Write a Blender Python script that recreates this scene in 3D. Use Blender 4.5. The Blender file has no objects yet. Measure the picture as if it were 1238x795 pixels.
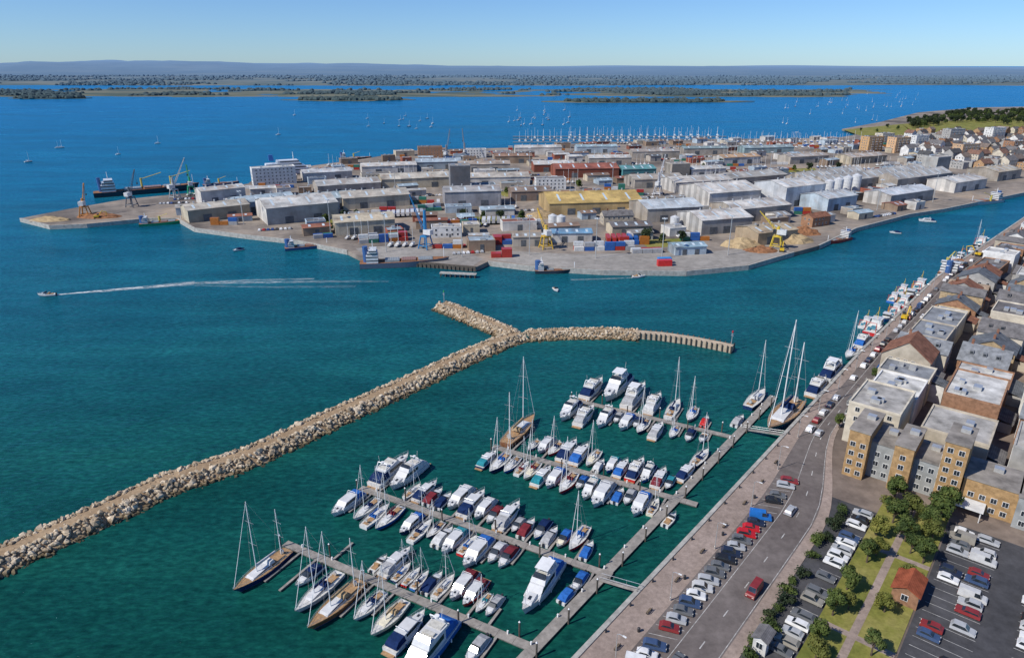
import bpy, math, random
from mathutils import Vector, Matrix
R = math.radians
rnd = random.Random(7)
S = bpy.context.scene
COL = S.collection

# ------------------------------------------------------------------ camera
F = 825.0; PITCH = R(21.1); H = 110.0
cam_d = bpy.data.cameras.new('camera'); cam = bpy.data.objects.new('camera', cam_d); COL.objects.link(cam)
cam.location = (0, 0, H); cam.rotation_euler = (math.pi/2 - PITCH, 0, 0)
cam_d.sensor_fit = 'HORIZONTAL'; cam_d.angle = 2*math.atan(619/F); cam_d.clip_end = 120000; cam_d.clip_start = 1
S.camera = cam
def W(px, py, z=0.0):
    a = (px-619)/F; b = -(py-397.5)/F
    y = math.cos(PITCH)+b*math.sin(PITCH); zz = -math.sin(PITCH)+b*math.cos(PITCH)
    t = (z-H)/zz
    return (a*t, y*t)

# ------------------------------------------------------------------ light
S.view_settings.view_transform = 'Standard'; S.view_settings.look = 'None'; S.view_settings.exposure = 0
SV = Vector((-0.80, -0.42, 0.0)).normalized(); ELEV = R(44)
SUN = Vector((SV.x*math.cos(ELEV), SV.y*math.cos(ELEV), math.sin(ELEV)))
w = bpy.data.worlds.new('World'); S.world = w; w.use_nodes = True
nt = w.node_tree; nt.nodes.clear()
sky = nt.nodes.new('ShaderNodeTexSky'); sky.sky_type = 'NISHITA'; sky.sun_disc = False
sky.sun_elevation = ELEV; sky.sun_rotation = math.atan2(SV.x, SV.y); sky.altitude = 900
sky.air_density = 1.0; sky.dust_density = 0.25; sky.ozone_density = 3.0
bg = nt.nodes.new('ShaderNodeBackground'); bg.inputs[1].default_value = 0.089
wo = nt.nodes.new('ShaderNodeOutputWorld')
tint = nt.nodes.new('ShaderNodeMix'); tint.data_type = 'RGBA'; tint.blend_type = 'MULTIPLY'; tint.inputs[0].default_value = 1.0
tint.inputs[7].default_value = (0.70, 0.98, 1.40, 1)
nt.links.new(sky.outputs[0], tint.inputs[6]); nt.links.new(tint.outputs[2], bg.inputs[0]); nt.links.new(bg.outputs[0], wo.inputs[0])
sl = bpy.data.lights.new('sun', 'SUN'); so = bpy.data.objects.new('sun', sl); COL.objects.link(so)
sl.energy = 4.7; sl.angle = R(0.5); sl.color = (1.0, 0.95, 0.87)
so.rotation_euler = SUN.to_track_quat('Z', 'Y').to_euler()

# ------------------------------------------------------------------ materials
MATS = {}
def newmat(name):
    m = bpy.data.materials.new(name); m.use_nodes = True
    n = m.node_tree.nodes; n.clear()
    o = n.new('ShaderNodeOutputMaterial'); p = n.new('ShaderNodeBsdfPrincipled')
    m.node_tree.links.new(p.outputs[0], o.inputs[0]); MATS[name] = m
    return m, n, m.node_tree.links, p
def noise(n, l, scale, detail=4, coord='Object', rough=0.6, stretch=None):
    if coord == 'World':
        g = n.new('ShaderNodeNewGeometry'); src = g.outputs['Position']
    else:
        g = n.new('ShaderNodeTexCoord'); src = g.outputs['Object']
    if stretch:
        mp = n.new('ShaderNodeMapping'); mp.inputs['Scale'].default_value = stretch; l.new(src, mp.inputs[0]); src = mp.outputs[0]
    t = n.new('ShaderNodeTexNoise'); t.inputs['Scale'].default_value = scale; t.inputs['Detail'].default_value = detail
    t.inputs['Roughness'].default_value = rough
    l.new(src, t.inputs['Vector']); return t.outputs['Fac']
def ramp(n, l, fac, stops):
    r = n.new('ShaderNodeValToRGB'); e = r.color_ramp.elements
    while len(e) < len(stops): e.new(0.5)
    for i, (p, c) in enumerate(stops):
        e[i].position = p; e[i].color = (c[0], c[1], c[2], 1)
    l.new(fac, r.inputs[0]); return r.outputs[0]
def mul(n, l, a, b, fac=1.0, mode='MULTIPLY'):
    x = n.new('ShaderNodeMix'); x.data_type = 'RGBA'; x.blend_type = mode; x.inputs[0].default_value = fac
    l.new(a, x.inputs[6]); l.new(b, x.inputs[7]); return x.outputs[2]
def plain(name, col, rough=0.6, var=0.25, scale=0.6, metal=0.0, coord='World', spec=0.4, detail=5):
    """colour with weathering noise; every surface gets some unevenness"""
    m, n, l, p = newmat(name)
    f = noise(n, l, scale, detail, coord)
    lo = tuple(c*(1-var) for c in col); hi = tuple(min(1, c*(1+var)) for c in col)
    l.new(ramp(n, l, f, [(0.3, lo), (0.7, hi)]), p.inputs['Base Color'])
    p.inputs['Roughness'].default_value = rough; p.inputs['Metallic'].default_value = metal
    p.inputs['Specular IOR Level'].default_value = spec
    return m
def objcol(name, rough=0.4, var=0.18, scale=0.5, spec=0.4, ribs=None, bump=0.0, rust=0.0):
    """colour read from the object's own colour property, times dirt noise; optional ribs (sheet metal / tiles)"""
    m, n, l, p = newmat(name)
    oi = n.new('ShaderNodeObjectInfo')
    f = noise(n, l, scale, 5, 'World')
    c = mul(n, l, oi.outputs['Color'], ramp(n, l, f, [(0.28, (1-var*1.6,)*3), (0.72, (1+var*0.4,)*3)]))
    if ribs:
        tc = n.new('ShaderNodeTexCoord'); wv = n.new('ShaderNodeTexWave'); wv.wave_type = 'BANDS'; wv.bands_direction = ribs[0]
        wv.inputs['Scale'].default_value = ribs[1]; wv.inputs['Distortion'].default_value = ribs[3] if len(ribs) > 3 else 0
        l.new(tc.outputs['Object'], wv.inputs[0])
        c = mul(n, l, c, ramp(n, l, wv.outputs['Fac'], [(0.0, (1-ribs[2],)*3), (0.5, (1, 1, 1))]))
    if rust:
        f2 = noise(n, l, 0.11, 6, 'World', 0.75); f3 = noise(n, l, 0.03, 2, 'World')
        mk = n.new('ShaderNodeMath'); mk.operation = 'MULTIPLY'; l.new(ramp(n, l, f2, [(0.48, (0, 0, 0)), (0.66, (rust,)*3)]), mk.inputs[0]); l.new(ramp(n, l, f3, [(0.35, (0.2,)*3), (0.6, (1,)*3)]), mk.inputs[1])
        mx = n.new('ShaderNodeMix'); mx.data_type = 'RGBA'; l.new(mk.outputs[0], mx.inputs[0]); l.new(c, mx.inputs[6]); mx.inputs[7].default_value = (0.25, 0.15, 0.09, 1); c = mx.outputs[2]
        # replaced sheets of another tone
        tc = n.new('ShaderNodeTexCoord'); bk = n.new('ShaderNodeTexBrick'); bk.inputs['Scale'].default_value = 1.0; bk.inputs['Brick Width'].default_value = 5.0; bk.inputs['Row Height'].default_value = 4.0
        bk.inputs['Mortar Size'].default_value = 0.04; bk.inputs['Color1'].default_value = (0.80, 0.80, 0.80, 1); bk.inputs['Color2'].default_value = (1.08, 1.06, 1.03, 1); bk.inputs['Mortar'].default_value = (0.6, 0.6, 0.6, 1)
        l.new(tc.outputs['Object'], bk.inputs[0]); c = mul(n, l, c, bk.outputs['Color'])
    l.new(c, p.inputs['Base Color'])
    p.inputs['Roughness'].default_value = rough; p.inputs['Specular IOR Level'].default_value = spec
    return m
objcol('gelcoat', 0.25, 0.10, 0.7, 0.5)
objcol('paint', 0.35, 0.14, 0.8, 0.5)
objcol('canvas', 0.85, 0.25, 1.2, 0.1)
objcol('sheet_wall', 0.6, 0.28, 0.09, 0.25, ('X', 1.6, 0.12), 0, 0.35)
objcol('sheet_roof', 0.6, 0.34, 0.07, 0.25, ('X', 0.55, 0.16), 0, 0.62)
objcol('tile_roof', 0.8, 0.35, 0.5, 0.1, ('Z', 2.2, 0.25, 1.5))
objcol('flat_roof', 0.9, 0.40, 0.22, 0.1)
objcol('render_wall', 0.85, 0.22, 0.35, 0.1)
objcol('brick', 0.9, 0.30, 0.8, 0.1, ('Z', 3.0, 0.12, 2.0))
plain('deck', (0.62, 0.60, 0.55), 0.7, 0.18, 1.5)
plain('teak', (0.36, 0.22, 0.11), 0.7, 0.3, 2.0)
plain('antifoul', (0.03, 0.05, 0.10), 0.6, 0.3, 2.0)
plain('glass', (0.025, 0.032, 0.04), 0.08, 0.5, 0.8, spec=0.6)
plain('alloy', (0.62, 0.62, 0.60), 0.35, 0.12, 1.0, metal=0.6)
plain('dark', (0.03, 0.03, 0.033), 0.6, 0.4, 1.0)
plain('tyre', (0.02, 0.02, 0.02), 0.8, 0.3, 2.0)
plain('white', (0.74, 0.74, 0.72), 0.4, 0.10, 0.9)
plain('door', (0.10, 0.11, 0.12), 0.6, 0.4, 0.5)
plain('skylight', (0.50, 0.58, 0.62), 0.35, 0.2, 0.3)
plain('pontoon_deck', (0.27, 0.245, 0.215), 0.85, 0.30, 0.7)
plain('pontoon_side', (0.12, 0.12, 0.11), 0.8, 0.4, 0.9)
plain('concrete', (0.36, 0.345, 0.31), 0.9, 0.30, 0.5)
plain('tan_concrete', (0.44, 0.35, 0.25), 0.9, 0.30, 0.5)
plain('steel_pile', (0.09, 0.075, 0.06), 0.8, 0.4, 1.0)
plain('timber', (0.16, 0.12, 0.08), 0.9, 0.4, 1.5)
plain('trunk', (0.10, 0.075, 0.05), 0.9, 0.4, 3.0)
plain('rust', (0.24, 0.11, 0.05), 0.9, 0.5, 0.5)
plain('lamp_lens', (0.7, 0.68, 0.6), 0.3, 0.1, 3.0)
plain('red_lens', (0.35, 0.02, 0.02), 0.3, 0.1, 3.0)
plain('marking', (0.40, 0.39, 0.37), 0.85, 0.5, 0.9)

def ground_mat(name, stops, s1, s2, rough=0.9, bump=0.0):
    m, n, l, p = newmat(name)
    a = noise(n, l, s1, 6, 'World', 0.65); b = noise(n, l, s2, 5, 'World', 0.7)
    c = ramp(n, l, a, stops)
    c = mul(n, l, c, ramp(n, l, b, [(0.25, (0.62,)*3), (0.75, (1.18,)*3)]))
    l.new(c, p.inputs['Base Color']); p.inputs['Roughness'].default_value = rough; p.inputs['Specular IOR Level'].default_value = 0.15
    return m
ground_mat('yard', [(0.32, (0.11, 0.094, 0.084)), (0.44, (0.20, 0.172, 0.148)), (0.54, (0.30, 0.255, 0.212)), (0.66, (0.38, 0.30, 0.225))], 0.016, 0.13)
ground_mat('asphalt', [(0.3, (0.125, 0.105, 0.098)), (0.7, (0.195, 0.168, 0.155))], 0.06, 0.35)
ground_mat('carpark', [(0.3, (0.050, 0.050, 0.054)), (0.7, (0.095, 0.094, 0.10))], 0.06, 0.4)
ground_mat('paving', [(0.3, (0.27, 0.21, 0.175)), (0.7, (0.38, 0.30, 0.255))], 0.08, 0.9)
ground_mat('town_ground', [(0.3, (0.12, 0.095, 0.08)), (0.5, (0.19, 0.15, 0.125)), (0.7, (0.26, 0.205, 0.165))], 0.03, 0.25)
ground_mat('apron', [(0.3, (0.27, 0.25, 0.225)), (0.7, (0.38, 0.355, 0.32))], 0.02, 0.2)
ground_mat('grass', [(0.3, (0.12, 0.145, 0.030)), (0.5, (0.215, 0.21, 0.05)), (0.7, (0.33, 0.285, 0.10))], 0.09, 0.9)
ground_mat('heap', [(0.3, (0.34, 0.24, 0.13)), (0.7, (0.50, 0.38, 0.22))], 0.1, 0.7)
def rock_mat():
    m, n, l, p = newmat('rock')
    oi = n.new('ShaderNodeObjectInfo')
    v = n.new('ShaderNodeTexVoronoi'); v.inputs['Scale'].default_value = 0.55
    g = n.new('ShaderNodeNewGeometry'); l.new(g.outputs['Position'], v.inputs['Vector'])
    sep = n.new('ShaderNodeSeparateColor'); l.new(v.outputs['Color'], sep.inputs[0])
    c = ramp(n, l, sep.outputs[0], [(0.0, (0.28, 0.21, 0.135)), (0.5, (0.46, 0.365, 0.25)), (1.0, (0.64, 0.535, 0.40))])
    f = noise(n, l, 1.6, 5, 'World')
    c = mul(n, l, c, ramp(n, l, f, [(0.3, (0.7,)*3), (0.7, (1.15,)*3)]))
    # wet, weedy band by the water
    sx = n.new('ShaderNodeSeparateXYZ'); l.new(g.outputs['Position'], sx.inputs[0])
    mr = n.new('ShaderNodeMapRange'); mr.inputs[1].default_value = 0.25; mr.inputs[2].default_value = 1.25; l.new(sx.outputs[2], mr.inputs[0])
    c = mul(n, l, c, ramp(n, l, mr.outputs[0], [(0.0, (0.13, 0.13, 0.09)), (0.5, (0.5, 0.46, 0.36)), (1.0, (1, 1, 1))]))
    l.new(c, p.inputs['Base Color']); p.inputs['Roughness'].default_value = 0.9
rock_mat()
ground_mat('rubble', [(0.3, (0.29, 0.20, 0.12)), (0.7, (0.44, 0.32, 0.20))], 0.2, 1.3)
def leaf_mat(name, a, b, c):
    m, n, l, p = newmat(name)
    oi = n.new('ShaderNodeObjectInfo')
    f = noise(n, l, 0.45, 4, 'World', 0.7)
    col = ramp(n, l, f, [(0.3, a), (0.52, b), (0.72, c)])
    col = mul(n, l, col, ramp(n, l, oi.outputs['Random'], [(0, (0.75, 0.8, 0.8)), (1, (1.2, 1.15, 1.0))]))
    l.new(col, p.inputs['Base Color']); p.inputs['Roughness'].default_value = 0.7; p.inputs['Specular IOR Level'].default_value = 0.2
leaf_mat('leaf', (0.022, 0.038, 0.011), (0.060, 0.088, 0.022), (0.13, 0.15, 0.042))
leaf_mat('leaf_dark', (0.012, 0.022, 0.012), (0.026, 0.040, 0.018), (0.050, 0.062, 0.026))
leaf_mat('leaf_yellow', (0.05, 0.065, 0.014), (0.12, 0.13, 0.03), (0.20, 0.19, 0.05))

def water_mat():
    m, n, l, p = newmat('water')
    g = n.new('ShaderNodeNewGeometry'); sx = n.new('ShaderNodeSeparateXYZ'); l.new(g.outputs['Position'], sx.inputs[0])
    # water colour by distance along the harbour: green in the basin, blue further out
    mr = n.new('ShaderNodeMapRange'); mr.inputs[1].default_value = 80; mr.inputs[2].default_value = 3200
    mth = n.new('ShaderNodeMath'); mth.operation = 'MULTIPLY_ADD'; l.new(sx.outputs[0], mth.inputs[0]); mth.inputs[1].default_value = -0.12; l.new(sx.outputs[1], mth.inputs[2])
    l.new(mth.outputs[0], mr.inputs[0])
    c = ramp(n, l, mr.outputs[0], [(0.0, (0.004, 0.056, 0.040)), (0.035, (0.005, 0.070, 0.062)), (0.09, (0.006, 0.094, 0.122)),
                                   (0.22, (0.0015, 0.105, 0.185)), (0.6, (0.0015, 0.118, 0.245)), (1.0, (0.002, 0.130, 0.275))])
    big = noise(n, l, 0.006, 4, 'World', 0.6, (1, 2.4, 1))
    mid = noise(n, l, 0.05, 3, 'World', 0.6, (0.6, 1.6, 1))
    c = mul(n, l, c, ramp(n, l, big, [(0.3, (0.72, 0.78, 0.82)), (0.5, (1.0, 1.0, 1.0)), (0.7, (1.5, 1.26, 1.16))]))
    c = mul(n, l, c, ramp(n, l, mid, [(0.3, (0.84,)*3), (0.7, (1.18,)*3)]))
    row = noise(n, l, 0.02, 5, 'World', 0.7, (0.25, 2.6, 1))
    c = mul(n, l, c, ramp(n, l, row, [(0.35, (0.88, 0.9, 0.92)), (0.5, (1, 1, 1)), (0.68, (1.35, 1.2, 1.15))]))
    fine = noise(n, l, 0.55, 3, 'World', 0.65, (0.7, 1.5, 1))
    c = mul(n, l, c, ramp(n, l, fine, [(0.3, (0.58, 0.60, 0.62)), (0.5, (1.0,)*3), (0.70, (1.75, 1.55, 1.46))]))  # ripple lights and darks painted into the diffuse colour
    n.remove(p); df = n.new('ShaderNodeBsdfDiffuse'); l.new(c, df.inputs['Color'])
    gl = n.new('ShaderNodeBsdfGlossy'); gl.inputs['Color'].default_value = (0.36, 0.70, 0.98, 1); l.new(ramp(n, l, big, [(0.35, (0.12,)*3), (0.65, (0.28,)*3)]), gl.inputs['Roughness'])
    fr = n.new('ShaderNodeFresnel'); fr.inputs['IOR'].default_value = 1.33
    fm = n.new('ShaderNodeMath'); fm.operation = 'MULTIPLY'; fm.inputs[1].default_value = 0.62; l.new(fr.outputs[0], fm.inputs[0])
    ms = n.new('ShaderNodeMixShader'); l.new(fm.outputs[0], ms.inputs[0]); l.new(df.outputs[0], ms.inputs[1]); l.new(gl.outputs[0], ms.inputs[2])
    l.new(ms.outputs[0], [q for q in n if q.type == 'OUTPUT_MATERIAL'][0].inputs[0])
    f1 = noise(n, l, 0.75, 4, 'World', 0.6, (0.8, 1.5, 1)); f2 = noise(n, l, 0.10, 2, 'World')
    ad = n.new('ShaderNodeMath'); ad.operation = 'MULTIPLY_ADD'; l.new(f2, ad.inputs[0]); ad.inputs[1].default_value = 2.0; l.new(f1, ad.inputs[2])
    b = n.new('ShaderNodeBump'); b.inputs['Strength'].default_value = 0.75; b.inputs['Distance'].default_value = 0.5
    l.new(ad.outputs[0], b.inputs['Height']); l.new(b.outputs[0], gl.inputs['Normal']); l.new(b.outputs[0], fr.inputs['Normal'])
water_mat()
def foam_mat():
    m, n, l, p = newmat('foam')
    p.inputs['Base Color'].default_value = (0.75, 0.78, 0.78, 1); p.inputs['Roughness'].default_value = 0.9
    f = noise(n, l, 0.45, 6, 'World', 0.75, (0.35, 1.2, 1))
    a = ramp(n, l, f, [(0.40, (0, 0, 0)), (0.62, (1, 1, 1))])
    at = n.new('ShaderNodeAttribute'); at.attribute_name = 'strength'
    mm = n.new('ShaderNodeMath'); mm.operation = 'MULTIPLY'; l.new(a, mm.inputs[0]); l.new(at.outputs['Fac'], mm.inputs[1])
    l.new(mm.outputs[0], p.inputs['Alpha'])
foam_mat()
def land_mat(name, near):
    m, n, l, p = newmat(name)
    g = n.new('ShaderNodeNewGeometry'); sx = n.new('ShaderNodeSeparateXYZ'); l.new(g.outputs['Position'], sx.inputs[0])
    a = noise(n, l, 0.0016 if not near else 0.004, 6, 'World', 0.7, (0.6, 1.4, 1))
    if near == 1: stops = [(0.30, (0.040, 0.062, 0.040)), (0.45, (0.075, 0.090, 0.050)), (0.56, (0.17, 0.155, 0.085)), (0.75, (0.23, 0.20, 0.12))]
    elif near == 2: stops = [(0.3, (0.034, 0.050, 0.040)), (0.6, (0.050, 0.066, 0.048)), (0.75, (0.080, 0.085, 0.058))]
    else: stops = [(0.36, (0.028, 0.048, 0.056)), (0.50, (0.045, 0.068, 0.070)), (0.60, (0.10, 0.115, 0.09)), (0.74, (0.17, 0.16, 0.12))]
    c = ramp(n, l, a, stops)
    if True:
        # distance haze painted into the land colour, stronger further out
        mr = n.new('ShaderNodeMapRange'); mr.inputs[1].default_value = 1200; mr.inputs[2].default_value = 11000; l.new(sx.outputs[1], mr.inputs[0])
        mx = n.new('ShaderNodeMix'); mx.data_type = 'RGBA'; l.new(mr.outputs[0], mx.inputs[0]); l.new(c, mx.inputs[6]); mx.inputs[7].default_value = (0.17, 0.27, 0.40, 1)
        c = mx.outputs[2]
    l.new(c, p.inputs['Base Color']); p.inputs['Roughness'].default_value = 1.0; p.inputs['Specular IOR Level'].default_value = 0.0
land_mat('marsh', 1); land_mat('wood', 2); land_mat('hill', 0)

# ------------------------------------------------------------------ mesh builder
class MB:
    def __init__(s): s.v = []; s.f = []; s.m = []
    def add(s, vs, fs, mi=0):
        o = len(s.v); s.v += [tuple(v) for v in vs]; s.f += [tuple(i+o for i in f) for f in fs]; s.m += [mi]*len(fs); return s
    def box(s, c, d, mi=0, rz=0, taper=1.0):
        x, y, z = d[0]/2, d[1]/2, d[2]/2; t = taper
        vs = [(-x, -y, -z), (x, -y, -z), (x, y, -z), (-x, y, -z), (-x*t, -y*t, z), (x*t, -y*t, z), (x*t, y*t, z), (-x*t, y*t, z)]
        cr, sr = math.cos(rz), math.sin(rz)
        vs = [(c[0]+a*cr-b*sr, c[1]+a*sr+b*cr, c[2]+e) for a, b, e in vs]
        return s.add(vs, [(0, 3, 2, 1), (4, 5, 6, 7), (0, 1, 5, 4), (1, 2, 6, 5), (2, 3, 7, 6), (3, 0, 4, 7)], mi)
    def tube(s, a, b, r, n=6, mi=0, r2=None):
        a = Vector(a); b = Vector(b); d = b-a
        if d.length < 1e-6: return s
        d.normalize(); u = d.orthogonal().normalized(); w_ = d.cross(u); r2 = r if r2 is None else r2
        vs = []
        for k in range(n):
            q = 2*math.pi*k/n; e = u*math.cos(q)+w_*math.sin(q); vs.append(a+e*r)
        for k in range(n):
            q = 2*math.pi*k/n; e = u*math.cos(q)+w_*math.sin(q); vs.append(b+e*r2)
        fs = [(k, (k+1) % n, n+(k+1) % n, n+k) for k in range(n)]+[tuple(reversed(range(n))), tuple(range(n, 2*n))]
        return s.add(vs, fs, mi)
    def path(s, pts, r, n=5, mi=0):
        for a, b in zip(pts[:-1], pts[1:]): s.tube(a, b, r, n, mi)
        return s
    def prism(s, poly, z0, z1, mi=0, top=None):
        n = len(poly); vs = [(x, y, z0) for x, y in poly]+[(x, y, z1) for x, y in poly]
        s.add(vs, [(k, (k+1) % n, n+(k+1) % n, n+k) for k in range(n)], mi)
        s.add([(x, y, z1) for x, y in poly], [tuple(range(n))], mi if top is None else top)
        return s
    def side(s, prof, w0, w1, mi=0, z0=None, z1=None):
        """a closed side profile (x, z) extruded across y, half-width w0 at the bottom and w1 at the top"""
        zs = [z for x, z in prof]; a = min(zs) if z0 is None else z0; b = max(zs) if z1 is None else z1
        n = len(prof); hw = [w0+(w1-w0)*(z-a)/max(1e-6, b-a) for x, z in prof]
        vs = [(x, -h, z) for (x, z), h in zip(prof, hw)]+[(x, h, z) for (x, z), h in zip(prof, hw)]
        fs = [(k, (k+1) % n, n+(k+1) % n, n+k) for k in range(n)]+[tuple(reversed(range(n))), tuple(range(n, 2*n))]
        return s.add(vs, fs, mi)
    def loft(s, rings, mi=0, cap=True, closed=False):
        n = len(rings[0]); o = []
        for r in rings: o += r
        fs = []
        for i in range(len(rings)-1):
            for k in range(n if closed else n-1):
                fs.append((i*n+k, i*n+(k+1) % n, (i+1)*n+(k+1) % n, (i+1)*n+k))
        if cap: fs += [tuple(range(n)), tuple(reversed(range((len(rings)-1)*n, len(rings)*n)))]
        return s.add(o, fs, mi)
    def mesh(s, name, mats):
        me = bpy.data.meshes.new(name); me.from_pydata(s.v, [], s.f)
        for mm in (mats if isinstance(mats, (list, tuple)) else [mats]): me.materials.append(MATS[mm])
        me.polygons.foreach_set('material_index', s.m); me.update()
        return me
    def build(s, name, mats, parent=None, color=None):
        return obj(name, s.mesh(name, mats), parent, color)
def obj(name, me, parent=None, color=None, loc=None, rz=0):
    o = bpy.data.objects.new(name, me); COL.objects.link(o)
    if parent is not None: o.parent = parent
    if color is not None: o.color = (color[0], color[1], color[2], 1)
    if loc is not None: o.location = loc
    if rz: o.rotation_euler[2] = rz
    return o
def thing(name, loc=(0, 0, 0), rz=0, label=None, cat=None, group=None):
    o = bpy.data.objects.new(name, None); COL.objects.link(o); o.location = loc; o.rotation_euler = (0, 0, rz)
    o.empty_display_size = 0.5
    tag(o, label, cat, group); return o
def tag(o, label=None, cat=None, group=None, kind=None):
    if label: o['label'] = label
    if cat: o['category'] = cat
    if group: o['group'] = group
    if kind: o['kind'] = kind
    return o
KIDS = {}
def kids(o):
    return [c for c in o.children]
PROTO_USED = set()
def place(proto, loc, rz, label, group=None, scale=1.0, colors=None):
    """first use moves the prototype itself; later uses copy the thing and each of its parts"""
    if proto.name in PROTO_USED:
        t = proto.copy(); COL.objects.link(t)
        for ch in KIDS[proto.name]:
            c = ch.copy(); COL.objects.link(c); c.parent = t
            for g in KIDS.get(ch.name, []):
                d = g.copy(); COL.objects.link(d); d.parent = c
        pk = [(c, c.name.split('.')[0]) for c in t.children] if False else None
        newk = [o for o in t.children]
    else:
        PROTO_USED.add(proto.name); t = proto
        KIDS[proto.name] = kids(proto)
        for ch in KIDS[proto.name]: KIDS[ch.name] = kids(ch)
        newk = KIDS[proto.name]
    t.location = loc; t.rotation_euler = (0, 0, rz); t.scale = (scale,)*3
    t['label'] = label
    if group: t['group'] = group
    elif 'group' in t: del t['group']
    if colors:
        for c in newk:
            b = c.name.split('.')[0]
            if b in colors:
                c.color = (*colors[b], 1)
            for g in c.children:
                b2 = g.name.split('.')[0]
                if b2 in colors: g.color = (*colors[b2], 1)
    return t
ORD = ['first', 'second', 'third', 'fourth', 'fifth', 'sixth', 'seventh', 'eighth', 'ninth', 'tenth', 'eleventh', 'twelfth', 'thirteenth', 'fourteenth', 'fifteenth',
       'sixteenth', 'seventeenth', 'eighteenth', 'nineteenth', 'twentieth']
ORD += ['twenty-'+o for o in ORD[:9]]+['thirtieth']+['thirty-'+o for o in ORD[:9]]+['fortieth']+['forty-'+o for o in ORD[:9]]+['fiftieth']+['fifty-'+o for o in ORD[:9]]+['sixtieth']
def P2(px, py, z=0): x, y = W(px, py, z); return Vector((x, y))

# ------------------------------------------------------------------ quay line (s along, o inland)
QL = [Vector(p) for p in ((-21, 62.0), (11.9, 100.8), (47.2, 142.4), (92.1, 195.9), (142.0, 255.5), (230, 356), (388, 513), (560, 684))]
QS = [-50.9]
for a, b in zip(QL[:-1], QL[1:]): QS.append(QS[-1]+(b-a).length)
def Q(s, o):
    for i in range(len(QL)-1):
        if s <= QS[i+1] or i == len(QL)-2:
            d = (QL[i+1]-QL[i]).normalized(); p = QL[i]+d*(s-QS[i])
            # smooth normal
            return p+Vector((d.y, -d.x))*o
def Qang(s):
    for i in range(len(QL)-1):
        if s <= QS[i+1] or i == len(QL)-2:
            d = (QL[i+1]-QL[i]); return math.atan2(d.y, d.x)
GZ = 2.6       # quay level above the water
def OS(s):
    u = min(1, max(0, (s-70)/60)); u = u*u*(3-2*u); return 1-0.50*u
def Qr(s, o): return Q(s, o*OS(s) if 0 < o < 25 else o)
def qstrip(name, mat, s0, s1, o0, o1, z, step=6, kind='structure'):
    m = MB(); n = max(1, int((s1-s0)/step)); vs = []
    for k in range(n+1):
        s = s0+(s1-s0)*k/n
        a = Qr(s, o0); b = Qr(s, o1); vs += [(a.x, a.y, z), (b.x, b.y, z)]
    m.add(vs, [(2*k, 2*k+1, 2*k+3, 2*k+2) for k in range(n)])
    return tag(m.build(name, mat), kind=kind)

# ------------------------------------------------------------------ SETTING: water
m = MB(); m.add([(-60000, -3000, 0), (60000, -3000, 0), (60000, 90000, 0), (-60000, 90000, 0)], [(0, 1, 2, 3)])
tag(m.build('water', 'water'), kind='structure')

# town side ground: everything inland of the quay line
poly = [Q(s, 0) for s in (-52, 0, 60, 125, 200, 340, 572, 790)]
poly = [(p.x, p.y) for p in poly]+[(900, 640), (700, 300), (400, -50), (60, -60)]
m = MB(); m.prism(poly, -3, GZ, 0); tag(m.build('town_ground', ['town_ground']), kind='structure')
qstrip('promenade', 'paving', -50, 560, 0.8, 7.6, GZ+0.006)
qstrip('parking_lane', 'asphalt', -50, 560, 7.6, 13.6, GZ+0.006)
qstrip('quay_road', 'asphalt', -50, 560, 13.6, 22.0, GZ+0.012)
qstrip('pavement', 'paving', -50, 560, 22.0, 24.6, GZ+0.10)
qstrip('car_park', 'carpark', -50, 96, 48.0, 150, GZ+0.008)
qstrip('car_park', 'carpark', -50, 88, 24.6, 33.0, GZ+0.008)
qstrip('lawn', 'grass', 22, 97, 33.0, 47.6, GZ+0.12)
qstrip('lawn', 'grass', -50, 12, 33.0, 47.6, GZ+0.12)
qstrip('lawn_path', 'paving', 24, 96, 39.0, 40.6, GZ+0.126)
for s_p in (40, 72): qstrip('lawn_path', 'paving', s_p, s_p+1.6, 33.0, 47.6, GZ+0.130, 1.6)
# quay wall: concrete cope with timber fenders
m = MB(); ss = [-50+15*k for k in range(46)]
for a, b in zip(ss[:-1], ss[1:]):
    p, q, p2, q2 = Q(a, -0.25), Q(b, -0.25), Q(a, 0.8), Q(b, 0.8)
    m.add([(p.x, p.y, -2), (q.x, q.y, -2), (q.x, q.y, GZ+0.25), (p.x, p.y, GZ+0.25), (q2.x, q2.y, GZ+0.25), (p2.x, p2.y, GZ+0.25), (q2.x, q2.y, GZ), (p2.x, p2.y, GZ)],
          [(0, 1, 2, 3), (3, 2, 4, 5), (5, 4, 6, 7)])
qw = m.build('quay_wall', 'concrete'); tag(qw, 'long concrete quay wall running up the right side of the marina', 'wall')
m = MB()
for k in range(150):
    s = -45+k*4.0; p = Q(s, -0.4); m.box((p.x, p.y, 0.7), (0.3, 0.3, 3.2), 0, Qang(s))
tag(m.build('timber_fender', 'timber', qw), kind='stuff')
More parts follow.
